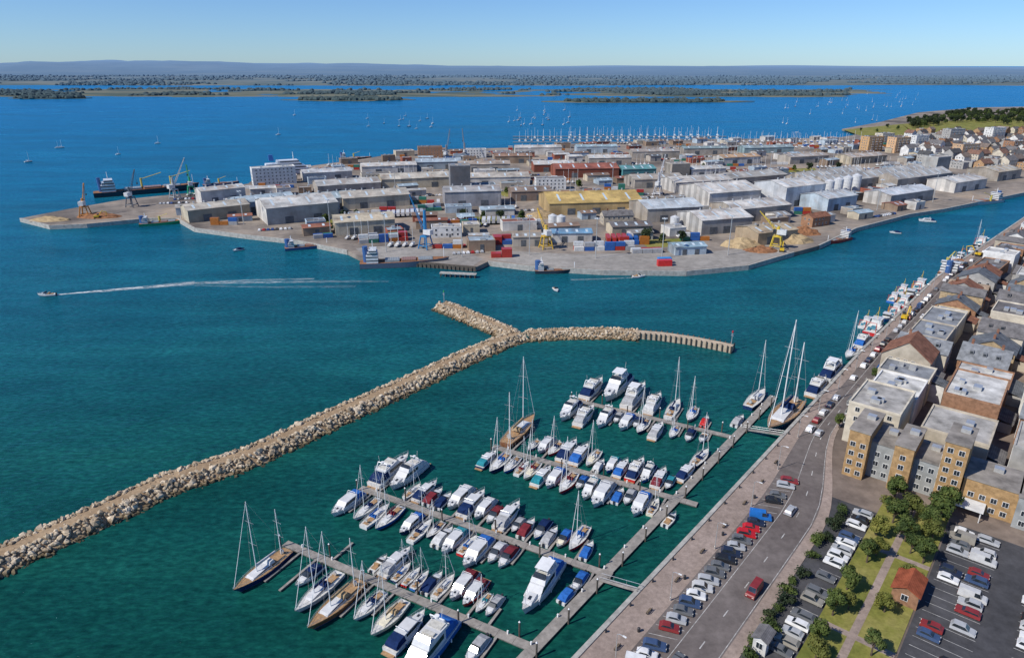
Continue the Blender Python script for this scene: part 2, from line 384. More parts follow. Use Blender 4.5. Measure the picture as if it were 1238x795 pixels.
# road markings
m = MB()
for k in range(60):
    s = -48+k*11.0; a, b = Qr(s, 17.7), Qr(s+2.4, 17.7); d = (b-a).normalized(); e = Vector((d.y, -d.x))*0.11
    m.add([(*(a-e), GZ+0.018), (*(b-e), GZ+0.018), (*(b+e), GZ+0.018), (*(a+e), GZ+0.018)], [(0, 1, 2, 3)])
for s0 in range(-48, 90, 3):
    a, b = Qr(s0, 8.0), Qr(s0+2.2, 13.3); d = (b-a).normalized(); e = Vector((d.y, -d.x))*0.07
    m.add([(*(a-e), GZ+0.018), (*(b-e), GZ+0.018), (*(b+e), GZ+0.018), (*(a+e), GZ+0.018)], [(0, 1, 2, 3)])
for o_, s_a, s_b in ((14.0, -48, 560), (21.6, -48, 560)):
    for s0 in range(s_a, s_b, 10):
        a, b = Qr(s0, o_), Qr(s0+10, o_); d = (b-a).normalized(); e = Vector((d.y, -d.x))*0.07
        m.add([(*(a-e), GZ+0.018), (*(b-e), GZ+0.018), (*(b+e), GZ+0.018), (*(a+e), GZ+0.018)], [(0, 1, 2, 3)])
for row in (54, 70, 86, 102):
    for s0 in range(-44, 94, 3):
        for (oa, ob) in ((row-5, row), (row, row+5)):
            a, b = Q(s0, oa), Q(s0, ob); d = (b-a).normalized(); e = Vector((d.y, -d.x))*0.06
            m.add([(*(a-e), GZ+0.014), (*(b-e), GZ+0.014), (*(b+e), GZ+0.014), (*(a+e), GZ+0.014)], [(0, 1, 2, 3)])
for s0 in range(-48, 86, 3):
    a, b = Q(s0, 28.2), Q(s0, 32.8); d = (b-a).normalized(); e = Vector((d.y, -d.x))*0.06
    m.add([(*(a-e), GZ+0.014), (*(b-e), GZ+0.014), (*(b+e), GZ+0.014), (*(a+e), GZ+0.014)], [(0, 1, 2, 3)])
tag(m.build('road_marking', 'marking'), kind='structure')

# peninsula (the port)
PEN_F = [(24, 264), (60, 273), (105, 271), (180, 264), (214, 264), (235, 276), (295, 284), (360, 291), (420, 303), (440, 313), (530, 319), (575, 323), (590, 316), (640, 322), (730, 327), (830, 328),
         (905, 321), (960, 305), (990, 297), (1035, 276), (1100, 259), (1140, 253), (1238, 233), (1330, 214)]
PEN_B = [(1420, 150), (1330, 128), (1238, 129), (1180, 130), (1110, 136), (1062, 148), (1018, 156), (1040, 162), (1010, 167), (880, 168), (700, 173), (640, 178), (560, 180), (500, 182), (440, 192), (380, 200), (312, 212),
         (300, 222), (230, 233), (150, 241), (80, 253)]
penF = [W(px, py, GZ) for px, py in PEN_F]; penB = [W(px, py, GZ) for px, py in PEN_B]
m = MB(); m.prism(penF+penB, -3, GZ, 0); tag(m.build('port_ground', 'yard'), kind='structure')
ap = [W(px, py, GZ) for px, py in [(596, 314), (640, 320.5), (730, 325.5), (830, 326.5), (903, 319.5), (956, 304), (930, 296), (870, 303), (780, 306), (690, 307), (610, 303)]]
m = MB(); m.add([(x, y, GZ+0.006) for x, y in ap], [tuple(range(len(ap)))]); tag(m.build('apron', 'apron'), kind='structure')
ap = [W(px, py, GZ) for px, py in [(442, 311), (530, 317.5), (572, 321), (584, 313), (560, 303), (470, 297), (430, 300)]]
m = MB(); m.add([(x, y, GZ+0.006) for x, y in ap], [tuple(range(len(ap)))]); tag(m.build('apron', 'apron'), kind='structure')
for pts in ([(550, 262), (620, 262), (640, 270), (560, 272)], [(770, 290), (830, 288), (845, 296), (785, 300)], [(380, 268), (430, 262), (440, 272), (395, 277)], [(1090, 150), (1238, 140), (1300, 165), (1238, 168), (1110, 166)],
            [(935, 205), (985, 203), (990, 210), (940, 211)], [(600, 232), (640, 230), (650, 236), (610, 238)], [(1020, 157), (1090, 150), (1110, 163), (1040, 164)]):
    m = MB(); m.add([(*W(px, py, GZ), GZ+0.01) for px, py in pts], [tuple(range(len(pts)))]); tag(m.build('verge', 'grass'), kind='structure')
def wall_along(pts, name, mat, label, z0=-2, z1=GZ+0.3, th=0.8):
    m = MB()
    for a, b in zip(pts[:-1], pts[1:]):
        a = Vector(a); b = Vector(b); d = (b-a).normalized(); e = Vector((d.y, -d.x))*0.3; i = Vector((-d.y, d.x))*th
        m.add([(*(a+e), z0), (*(b+e), z0), (*(b+e), z1), (*(a+e), z1), (*(b+i), z1), (*(a+i), z1), (*(b+i), GZ), (*(a+i), GZ)], [(0, 1, 2, 3), (3, 2, 4, 5), (5, 4, 6, 7)])
        if 'steel' in mat:
            L = (b-a).length; k = 0
            while k < L:
                q = a+d*k+e*1.6; m.box((q.x, q.y, 0.4), (0.5, 0.7, 3.6), 0, math.atan2(d.y, d.x)); k += 2.6
    return tag(m.build(name, mat), label, 'wall')
wall_along(penF[0:9], 'quay_wall', 'concrete', 'concrete harbour wall around the narrow left arm of the port')
wall_along(penF[9:12], 'quay_wall', 'steel_pile', 'dark sheet-piled berth front below the blue harbour crane')
wall_along(penF[12:18], 'quay_wall', 'concrete', 'curved pale concrete front of the broad quay facing the breakwater')
wall_along(penF[18:24], 'quay_wall', 'concrete', 'harbour wall along the channel below the white warehouses')

# distant land
def land(name, mat, x0, x1, y0, y1, nx, ny, hfun):
    m = MB(); vs = []; fs = []
    for j in range(ny+1):
        for i in range(nx+1):
            x = x0+(x1-x0)*i/nx; y = y0+(y1-y0)*j/ny; sx = y/((y0+y1)/2)
            vs.append((x*sx, y, hfun(x*sx, y, i/nx, j/ny)))
    for j in range(ny):
        for i in range(nx): a = j*(nx+1)+i; fs.append((a, a+1, a+nx+2, a+nx+1))
    m.add(vs, fs); o = m.build(name, mat); tag(o, kind='structure')
    for p in o.data.polygons: p.use_smooth = True
    return o
from mathutils import noise as mn
def fb(x, y, s, o=5): return mn.fractal(Vector((x/s, y/s, 3.7)), 1.0, 2.0, o)
def marsh_h(x, y, u, v):
    edge = min(v*9, (1-v)*5)
    e2 = 1.0
    lim = 1500+fb(y, 2, 300)*120   # the marsh ends right of here
    if x*2900/y > lim: return -4
    return -2.2+2.9*min(1, edge)+fb(x, y, 420)*2.6+1.6*fb(x, y, 90)*0.5
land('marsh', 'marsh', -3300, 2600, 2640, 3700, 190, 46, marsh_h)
def mid_h(x, y, u, v):
    return -3+7*min(1, v*9)+fb(x, y, 900)*3.6+max(0, fb(x+900, y, 2300))*16+v*10
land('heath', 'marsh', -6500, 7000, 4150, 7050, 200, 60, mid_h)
def hill_h(x, y, u, v):
    ridge = math.sin(min(1, v)*math.pi*0.95)
    sx = x/y    # across
    h = 52+34*fb(x, y, 3200)
    h += 92*math.exp(-((sx+0.56)/0.24)**2)*(0.75+0.5*fb(x, y, 1500)) + 28*math.exp(-((sx+0.20)/0.16)**2)
    h += 20*math.exp(-((sx-0.35)/0.5)**2)
    return 5+max(0, h)*ridge*1.15+fb(x, y, 500)*9*ridge
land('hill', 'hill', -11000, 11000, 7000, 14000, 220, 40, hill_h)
def ridge_h(x, y, u, v):
    sx = x/y
    return 20+(72+38*fb(x, 20, 5200, 4)+44*math.exp(-((sx+0.5)/0.3)**2)+26*math.exp(-((sx-0.2)/0.10)**2))*math.sin(v*math.pi)
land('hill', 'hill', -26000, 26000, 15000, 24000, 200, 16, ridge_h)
# woodland: crowns beyond counting
def blob(m, c, r, h, k):
    n = 6; vs = [(c[0], c[1], c[2]+h)]
    for ring, (zz, rr) in enumerate(((0.72, 0.7), (0.25, 1.0), (0.0, 0.8))):
        for q in range(n):
            a = 2*math.pi*q/n+k; j = 0.8+0.4*rnd.random(); vs.append((c[0]+math.cos(a)*r*rr*j, c[1]+math.sin(a)*r*rr*j, c[2]+h*zz*(0.85+0.3*rnd.random())))
    fs = [(0, 1+q, 1+(q+1) % n) for q in range(n)]
    for ring in range(2): fs += [(1+ring*n+q, 1+ring*n+(q+1) % n, 1+(ring+1)*n+(q+1) % n, 1+(ring+1)*n+q) for q in range(n)]
    m.add(vs, fs)
def woods(x0, x1, y0, y1, cnt, thr, scale, size, hf):
    m = MB(); k = 0; tries = 0
    while k < cnt and tries < cnt*12:
        tries += 1
        y = rnd.uniform(y0, y1); x = rnd.uniform(x0, x1)*y/((y0+y1)/2)
        if fb(x, y*1.8, scale) < thr: continue
        z = hf(x, y)
        if z < -0.6: continue
        r = size*rnd.uniform(0.6, 1.3); blob(m, (x, y, z-1), r, r*rnd.uniform(0.7, 1.1), rnd.random()*3); k += 1
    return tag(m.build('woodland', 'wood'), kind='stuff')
woods(-2700, 1500, 2760, 3660, 2600, 0.20, 420, 10.5, lambda x, y: marsh_h(x, y, 0, (y-2640)/1060))
woods(-4800, 5200, 4250, 7000, 8500, 0.0, 800, 13, lambda x, y: mid_h(x, y, 0, (y-4150)/2900))
# low wooded islets off the far shore
def islet(px0, px1, py, wd, label):
    a = P2(px0, py); b = P2(px1, py); m = MB(); n = 26; vs = []; c = (a+b)/2
    for k in range(n):
        q = 2*math.pi*k/n; j = 0.8+0.35*rnd.random()
        vs.append((c.x+math.cos(q)*(b-a).length/2*j, c.y+math.sin(q)*wd*j))
    m.prism(vs, -2, 1.2); tag(m.build('islet', 'marsh'), kind='structure')
    m = MB()
    for k in range(170):
        q = rnd.random()*6.28; rr = math.sqrt(rnd.random())*0.8
        r = rnd.uniform(7, 14); blob(m, (c.x+math.cos(q)*(b-a).length/2*rr, c.y+math.sin(q)*wd*rr, 0.5), r, r*0.95, rnd.random()*3)
    tag(m.build('woodland', 'wood'), kind='stuff')
islet(345, 500, 121, 90, '')
islet(655, 905, 123, 80, '')
islet(10, 110, 119, 60, '')

# ------------------------------------------------------------------ BREAKWATER
def resample(pts, step):
    out = []; pts = [Vector(p) for p in pts]; acc = 0; out.append(pts[0])
    for a, b in zip(pts[:-1], pts[1:]):
        L = (b-a).length; d = (b-a)/L; t = step-acc
        while t < L: out.append(a+d*t); t += step
        acc = L-(t-step)
    out.append(pts[-1]); return out
ROCKS = []
for k in range(8):
    r_ = random.Random(k); m = MB()
    t = (1+5**0.5)/2
    ico = [(-1, t, 0), (1, t, 0), (-1, -t, 0), (1, -t, 0), (0, -1, t), (0, 1, t), (0, -1, -t), (0, 1, -t), (t, 0, -1), (t, 0, 1), (-t, 0, -1), (-t, 0, 1)]
    fc = [(0, 11, 5), (0, 5, 1), (0, 1, 7), (0, 7, 10), (0, 10, 11), (1, 5, 9), (5, 11, 4), (11, 10, 2), (10, 7, 6), (7, 1, 8), (3, 9, 4), (3, 4, 2), (3, 2, 6), (3, 6, 8), (3, 8, 9), (4, 9, 5), (2, 4, 11), (6, 2, 10), (8, 6, 7), (9, 8, 1)]
    sc = (r_.uniform(0.8, 1.3), r_.uniform(0.65, 1.0), r_.uniform(0.5, 0.8))
    vs = []
    for v in ico:
        j = r_.uniform(0.72, 1.18)/1.9; vs.append((v[0]*j*sc[0], v[1]*j*sc[1], v[2]*j*sc[2]))
    m.add(vs, fc); ROCKS.append((m.v, m.f, m.mesh('rock', 'rock')))
def breakwater(name, ctr, label, crest=2.4, zt=2.7, slope=1.35, rocks_parts=100, rock_r=0.66, sides=(1, 1)):
    pts = resample(ctr, 2.0); root = thing(name, (pts[0].x, pts[0].y, 0), 0, label, 'breakwater')
    o0 = Vector((pts[0].x, pts[0].y))
    m = MB(); rings = []
    for i, p in enumerate(pts):
        d = (pts[min(i+1, len(pts)-1)]-pts[max(i-1, 0)]).normalized(); e = Vector((d.y, -d.x)); c = p-o0
        prof = []
        for off, z in ((-crest-slope*(zt+2), -2), (-crest, zt-0.5), (-crest*0.5, zt-0.2), (crest*0.5, zt-0.2), (crest, zt-0.5), (crest+slope*(zt+2), -2)):
            q = c+e*off; prof.append((q.x, q.y, z+rnd.uniform(-0.12, 0.12)))
        rings.append(prof)
    m.loft(rings); m.build('core', 'rubble', root)
    cand = []
    for i, p in enumerate(pts):
        d = (pts[min(i+1, len(pts)-1)]-pts[max(i-1, 0)]).normalized(); e = Vector((d.y, -d.x)); c = p-o0
        for sd in (-1, 1):
            if not sides[0 if sd < 0 else 1]: continue
            k = 0
            while k < slope*(zt+1.2)+1.2:
                off = crest*0.80+k; z = zt-0.25-max(0, (k-0.6))/slope
                for _2 in range(2):
                    q = c+e*sd*(off+rnd.uniform(-0.3, 0.3))+d*rnd.uniform(-1, 1)
                    cand.append((q.x, q.y, z+rnd.uniform(-0.25, 0.3), (rnd.uniform(0.55, 1.2) if rnd.random() < 0.85 else rnd.uniform(1.2, 1.9))*rock_r))
                k += 0.85*rock_r
        for _ in range(2):   # scattered smaller stones on the crest
            q = c+e*rnd.uniform(-crest*0.7, crest*0.7)+d*rnd.uniform(-1, 1)
            if rnd.random() < 0.6: cand.append((q.x, q.y, zt-0.2, rnd.uniform(0.3, 0.62)*rock_r))
    cand.sort(key=lambda c: (Vector((c[0]+o0.x, c[1]+o0.y, H))).length/max(0.3, c[3]))
    for c in cand[:rocks_parts]:
        v = rnd.choice(ROCKS); o = obj('rock', v[2], root, None, c[:3]); o.rotation_euler = (rnd.random()*6, rnd.random()*6, rnd.random()*6); o.scale = (c[3],)*3
    m = MB()
    for c in cand[rocks_parts:]:
        v = rnd.choice(ROCKS); M = Matrix.Rotation(rnd.random()*6, 3, 'X') @ Matrix.Rotation(rnd.random()*6, 3, 'Z')
        m.add([(M @ Vector(p))*c[3]+Vector(c[:3]) for p in v[0]], v[1])
    tag(m.build('rock_armour', 'rock', root), kind='stuff')
    return root
BZ = 2.4
main = [W(px, py, BZ) for px, py in [(-120, 722), (-40, 690), (0, 668), (100, 624), (200, 578), (300, 546), (400, 500), (500, 456), (560, 428), (605, 409), (628, 402)]]
breakwater('rock_breakwater', main, 'long tan rock breakwater running from the left edge up to the fork')
breakwater('rock_breakwater', [W(px, py, BZ) for px, py in [(618, 401), (598, 391), (566, 378), (535, 366)]], 'short left-hand rock spur beyond the breakwater fork', rocks_parts=60)
arm = [W(px, py, BZ) for px, py in [(640, 401), (670, 399.5), (705, 398.5), (740, 398.5), (770, 400.5)]]
breakwater('rock_breakwater', arm, 'rocky inner half of the right breakwater arm, curving off the fork', crest=1.8, rocks_parts=60)
# outer end of the arm: piled wall
pts = resample([W(px, py, 2.6) for px, py in [(768, 400.5), (800, 403), (835, 408), (862, 413), (886, 418)]], 2.2)
root = thing('piled_breakwater', (pts[0].x, pts[0].y, 0), 0, 'piled concrete end of the right breakwater arm with dark timber piles', 'breakwater')
m = MB(); rings = []; o0 = pts[0].copy()
for i, p in enumerate(pts):
    d = (pts[min(i+1, len(pts)-1)]-pts[max(i-1, 0)]).normalized(); e = Vector((d.y, -d.x)); c = p-o0
    rings.append([(*(c+e*o), z) for o, z in ((-1.9, -2), (-1.9, 2.6), (1.9, 2.6), (1.9, -2))])
m.loft(rings); m.build('cap', 'tan_concrete', root)
for i, p in enumerate(pts):
    d = (pts[min(i+1, len(pts)-1)]-pts[max(i-1, 0)]).normalized(); e = Vector((d.y, -d.x)); c = p-o0
    for sd in (1, -1):
        mm = MB(); q = c+e*(2.25*sd); mm.tube((q.x, q.y, -2), (q.x, q.y, 3.1), 0.3, 7); mm.build('pile', 'steel_pile', root)
def beacon(px, py, z, label, colr):
    x, y = W(px, py, z); t = thing('navigation_beacon', (x, y, z), 0, label, 'beacon')
    m = MB(); m.tube((0, 0, 0), (0, 0, 5.5), 0.14, 8); m.build('post', 'alloy', t)
    m = MB(); m.tube((0, 0, 5.5), (0, 0, 6.3), 0.35, 8); m.build('lamp', 'paint', t, colr)
    m = MB(); m.box((0, 0, 4.3), (0.9, 0.9, 0.08)); m.path([(-0.45, -0.45, 4.3), (-0.45, -0.45, 5.1), (0.45, -0.45, 5.1), (0.45, 0.45, 5.1), (-0.45, 0.45, 5.1), (-0.45, -0.45, 5.1)], 0.03); m.build('platform', 'alloy', t)
beacon(884, 417, 2.6, 'slim post beacon at the outer end of the right breakwater arm', (0.5, 0.03, 0.03))
beacon(537, 366, 2.2, 'slim post beacon at the tip of the left rock spur', (0.03, 0.3, 0.06))

# ------------------------------------------------------------------ BOATS
def hull(L, B, zs, zb, n=12, full=2.4, rake=0.06, trans=0.82, draft=0.35, mats=0):
    """returns the hull shell (slot 0 topsides, 1 boot stripe and bottom, 2 deck)"""
    m = MB(); rg = []
    for k in range(n+1):
        u = k/n; x = -L/2+L*u
        b = B/2*(1-max(0, (u-0.42)/0.58)**full)*(trans+(1-trans)*min(1, u/0.35))
        if k == n: b = 0.03
        s = zs+(zb-zs)*u**2; fl = 0.93-0.28*max(0, (u-0.5)/0.5); xw = x-rake*L*(max(0, (u-0.6)/0.4))**1.5
        rg.append((x, xw, b, s, fl))
    top = [[(x, -b, s), (x*0.5+xw*0.5, -b*(0.5+0.5*fl), s*0.55), (xw, -b*fl, 0.22)] for x, xw, b, s, fl in rg]
    for sgn in (1, -1):
        m.loft([[(p[0], p[1]*sgn, p[2]) for p in r] for r in top], 0, False)
        m.loft([[(xw, -b*fl*sgn, 0.22), (xw, -b*fl*0.98*sgn, 0.0), (xw-0.02*L, 0, -draft)] for x, xw, b, s, fl in rg], 1, False)
    m.loft([[(x, -b, s), (x, -b*0.93, s+0.06), (x, -b*0.92, s-0.03), (x, 0, s+0.05), (x, b*0.92, s-0.03), (x, b*0.93, s+0.06), (x, b, s)] for x, xw, b, s, fl in rg], 2, False)
    x, xw, b, s, fl = rg[0]
    m.add([(x, -b, s), (x, b, s), (xw, b*fl, 0.0), (xw, -b*fl, 0.0)], [(0, 1, 2, 3)], 0)
    return m, rg
def rails(rg, u0, u1, h, zoff=0.05):
    m = MB(); n = len(rg)-1; a = int(u0*n); b = int(u1*n)
    for sg in (-1, 1):
        pts = [(x, sg*bb*0.9, s+zoff+h) for x, xw, bb, s, fl in rg[a:b+1]]
        m.path(pts, 0.03, 4)
        m.path([(p[0], p[1], p[2]-h*0.5) for p in pts], 0.015, 3)
        for p in pts[::1]: m.tube((p[0], p[1], p[2]-h), p, 0.022, 4)
    return m
def motor_yacht(L, B, kind='flybridge', name='motor_yacht'):
    k = L/12.0; t = thing(name, cat='motor yacht')
    zs, zb = 1.15*k**0.8, 1.75*k**0.8
    m, rg = hull(L, B, zs, zb, 12, 2.3, 0.07, 0.9); m.build('hull', ['gelcoat', 'antifoul', 'deck'], t, (0.8, 0.8, 0.78))
    z = zs; zc = z+1.55*k**0.6
    # cabin with raked screen
    pr = [(-L*0.20, z), (L*0.27, z+0.22), (L*0.13, zc), (-L*0.22, zc)]
    m = MB(); m.side(pr, B*0.41, B*0.35); c = m.build('cabin', 'gelcoat', t, (0.8, 0.8, 0.78))
    h = zc-z
    wp = [(-L*0.17, z+h*0.42), (L*0.215, z+h*0.42), (L*0.15, z+h*0.86), (-L*0.18, z+h*0.86)]
    m = MB(); m.side(wp, B*0.41+0.03-(B*0.06)*0.42, B*0.35+0.03+(B*0.06)*0.14); m.build('window', 'glass', c)
    # foredeck trunk
    m = MB(); m.side([(L*0.20, z+0.1), (L*0.40, z+0.42*k), (L*0.36, z+0.62*k), (L*0.22, z+0.75*k)], B*0.26, B*0.20); fd = m.build('foredeck', 'gelcoat', t, (0.78, 0.78, 0.76))
    m = MB(); m.box((L*0.31, 0, z+0.74*k), (L*0.06, B*0.12, 0.06)); m.build('hatch', 'glass', fd)
    if kind in ('flybridge', 'big'):
        zf = zc+0.75*k**0.6
        m = MB()
        m.side([(-L*0.30, zc+0.02), (L*0.11, zc+0.02), (L*0.075, zf), (-L*0.02, zf-0.12), (-L*0.30, zc+0.35)], B*0.37, B*0.34)
        fb_ = m.build('flybridge', 'gelcoat', t, (0.8, 0.8, 0.78))
        m = MB(); m.side([(L*0.055, zf-0.02), (L*0.078, zf-0.02), (L*0.03, zf+0.45*k), (L*0.02, zf+0.45*k)], B*0.32, B*0.28); m.build('windscreen', 'glass', fb_)
        m = MB(); m.box((-L*0.05, 0, zf-0.1), (L*0.05, B*0.5, 0.5)); m.box((-L*0.20, 0, zc+0.5), (L*0.10, B*0.55, 0.32)); m.build('seat', 'canvas', fb_, (0.6, 0.58, 0.52))
        if kind == 'big':
            zh = zf+1.3*k**0.5
            m = MB(); m.box((-L*0.10, 0, zh), (L*0.22, B*0.66, 0.12)); 
            for sx in (-L*0.19, L*0.0):
                for sy in (-B*0.28, B*0.28): m.tube((sx-0.2, sy, zf-0.4), (sx, sy, zh), 0.07, 5)
            m.build('hardtop', 'gelcoat', t, (0.8, 0.8, 0.78))
        za = zf+0.9*k**0.5
        m = MB()
        m.path([(-L*0.27, -B*0.34, zc+0.2), (-L*0.22, -B*0.30, za), (-L*0.22, B*0.30, za), (-L*0.27, B*0.34, zc+0.2)], 0.10*k, 6); ar = m.build('radar_arch', 'gelcoat', t, (0.78, 0.78, 0.76))
        m = MB(); m.tube((-L*0.22, 0, za), (-L*0.22, 0, za+0.35), 0.34*k, 10); m.tube((-L*0.22, B*0.2, za), (-L*0.24, B*0.2, za+1.6*k), 0.03, 4); m.build('radar', 'white', ar)
    else:
        m = MB()
        m.path([(-L*0.14, -B*0.37, zc-0.2), (-L*0.18, -B*0.30, zc+0.75), (-L*0.18, B*0.30, zc+0.75), (-L*0.14, B*0.37, zc-0.2)], 0.07*k, 6); m.build('radar_arch', 'gelcoat', t, (0.78, 0.78, 0.76))
    # cockpit with canopy
    m = MB(); m.side([(-L*0.46, z+0.12), (-L*0.19, z+0.12), (-L*0.205, zc-0.1), (-L*0.38, zc-0.25), (-L*0.45, z+0.7*k)], B*0.40, B*0.34); m.build('canopy', 'canvas', t, (0.03, 0.06, 0.18))
    m = MB(); m.box((-L*0.5-0.45*k, 0, 0.38), (0.95*k, B*0.74, 0.14)); m.build('bathing_platform', 'teak', t)
    m = rails(rg, 0.5, 1.0, 0.62*k**0.5); m.build('rail', 'alloy', t)
    for sg in (-1, 1):
        for fx in (-0.25, 0.05, 0.25):
            i = int((fx+0.5)*12); x, xw, b, s, fl = rg[i]
            m = MB(); m.tube((x, sg*(b+0.14), s*0.30), (x, sg*(b+0.14), s*0.30+0.62), 0.13, 6); m.build('fender', 'canvas', t, (0.05, 0.08, 0.22) if sg < 0 else (0.75, 0.75, 0.72))
    return t
def sail_yacht(L, B, mast, name='sailing_yacht', two=False, deck='deck'):
    k = L/11.0; t = thing(name, cat='sailing yacht')
    zs, zb = 0.95*k**0.8, 1.3*k**0.8
    m, rg = hull(L, B, zs, zb, 12, 2.0, 0.09, 0.72); m.build('hull', ['gelcoat', 'antifoul', deck], t, (0.8, 0.8, 0.78))
    z = zs
    m = MB(); m.side([(-L*0.12, z), (L*0.26, z+0.12), (L*0.20, z+0.36*k), (-L*0.10, z+0.55*k)], B*0.30, B*0.24); c = m.build('coachroof', 'gelcoat', t, (0.78, 0.78, 0.75))
    m = MB(); m.side([(-L*0.09, z+0.22*k), (L*0.17, z+0.22*k), (L*0.15, z+0.36*k), (-L*0.09, z+0.42*k)], B*0.285, B*0.26, 0, z, z+0.55*k); m.build('window', 'glass', c)
    m = MB(); m.box((-L*0.29, 0, z+0.10), (L*0.28, B*0.46, 0.05)); ck = m.build('cockpit', 'teak', t)
    m = MB(); m.tube((-L*0.38, 0, z+0.1), (-L*0.38, 0, z+0.9), 0.06, 5); m.tube((-L*0.385, 0, z+0.9), (-L*0.37, 0, z+0.9), 0.42*k, 10); m.build('wheel', 'alloy', ck)
    m = MB(); m.side([(-L*0.17, z+0.45*k), (-L*0.06, z+0.45*k), (-L*0.10, z+0.98*k), (-L*0.16, z+1.0*k)], B*0.28, B*0.24); m.build('sprayhood', 'canvas', t, (0.03, 0.06, 0.18))
    def rig(mx, mh, nm):
        zt = z+mh
        mm = MB(); mm.tube((mx, 0, z+0.2), (mx, 0, zt), 0.105*k**0.5, 6, 0, 0.075*k**0.5); ms = mm.build(nm, 'white', t)
        mm = MB()
        for f in ((0.42, 0.72) if mh > 9 else (0.55,)):
            mm.tube((mx-0.1, -B*0.30, z+mh*f), (mx, 0, z+mh*f+0.06), 0.04, 4); mm.tube((mx-0.1, B*0.30, z+mh*f), (mx, 0, z+mh*f+0.06), 0.04, 4)
        mm.build('spreader', 'alloy', ms)
        mm = MB()
        for sg in (-1, 1): mm.path([(mx-0.1, sg*B*0.45, z), (mx-0.1, sg*B*0.30, z+mh*(0.55 if mh <= 9 else 0.42)), (mx, 0, zt-0.2)], 0.022, 3)
        mm.build('shroud', 'alloy', ms)
        return zt
    mx = L*0.09; zt = rig(mx, mast, 'mast')
    bl = L*0.36; zbm = z+1.25*k
    m = MB(); m.tube((mx, 0, zbm), (mx-bl, 0, zbm+0.08), 0.09*k**0.5, 6); bo = m.build('boom', 'alloy', t)
    m = MB(); n_ = 7
    m.loft([[(mx-0.15-bl*0.94*u, math.cos(a)*0.20*k*(1-0.35*u), zbm+0.26*k+math.sin(a)*0.30*k*(1-0.45*u)) for a in [2*math.pi*q/n_ for q in range(n_)]] for u in (0, 0.3, 0.65, 1)], 0, True, True)
    m.build('sail_cover', 'canvas', bo, (0.03, 0.06, 0.20))
    m = MB(); m.tube((L*0.485, 0, zb+0.3), (mx+0.1, 0, zt-0.4), 0.075, 5, 0, 0.04); m.build('furled_genoa', 'white', t)
    m = MB(); m.tube((-L*0.49, 0, z), (mx, 0, zt), 0.02, 3); m.build('backstay', 'alloy', t)
    if two:
        z2 = rig(-L*0.36, mast*0.66, 'mizzen_mast')
    m = rails(rg, 0.08, 1.0, 0.6); m.build('guardrail', 'alloy', t)
    return t
def small_boat(L, B, name='motorboat', cover=True):
    t = thing(name, cat='motorboat'); zs, zb = 0.72, 1.0
    m, rg = hull(L, B, zs, zb, 10, 2.2, 0.07, 0.9, 0.25); m.build('hull', ['gelcoat', 'antifoul', 'deck'], t, (0.8, 0.8, 0.78))
    m = MB(); m.side([(L*0.02, zs), (L*0.33, zs+0.28), (L*0.22, zs+0.55), (L*0.04, zs+0.62)], B*0.36, B*0.28); m.build('cuddy', 'gelcoat', t, (0.8, 0.8, 0.78))
    m = MB(); m.side([(L*0.02, zs+0.55), (L*0.16, zs+0.55), (L*0.06, zs+1.15), (L*0.02, zs+1.2)], B*0.36, B*0.30); m.build('windscreen', 'glass', t)
    if cover:
        m = MB(); m.side([(-L*0.46, zs+0.08), (L*0.01, zs+0.08), (L*0.0, zs+1.15), (-L*0.28, zs+1.05), (-L*0.45, zs+0.5)], B*0.42, B*0.34); m.build('cover', 'canvas', t, (0.04, 0.12, 0.35))
    else:
        m = MB(); m.box((-L*0.2, 0, zs+0.12), (L*0.36, B*0.62, 0.06)); m.box((-L*0.14, 0, zs+0.4), (0.5, B*0.55, 0.5)); m.build('cockpit', 'teak', t)
    m = MB(); m.box((-L*0.5-0.18, 0, 0.75), (0.5, 0.42, 0.75)); m.tube((-L*0.5-0.2, 0, 0.4), (-L*0.5-0.2, 0, -0.3), 0.1, 5); m.build('outboard', 'dark', t)
    m = rails(rg, 0.6, 1.0, 0.4); m.build('rail', 'alloy', t)
    return t
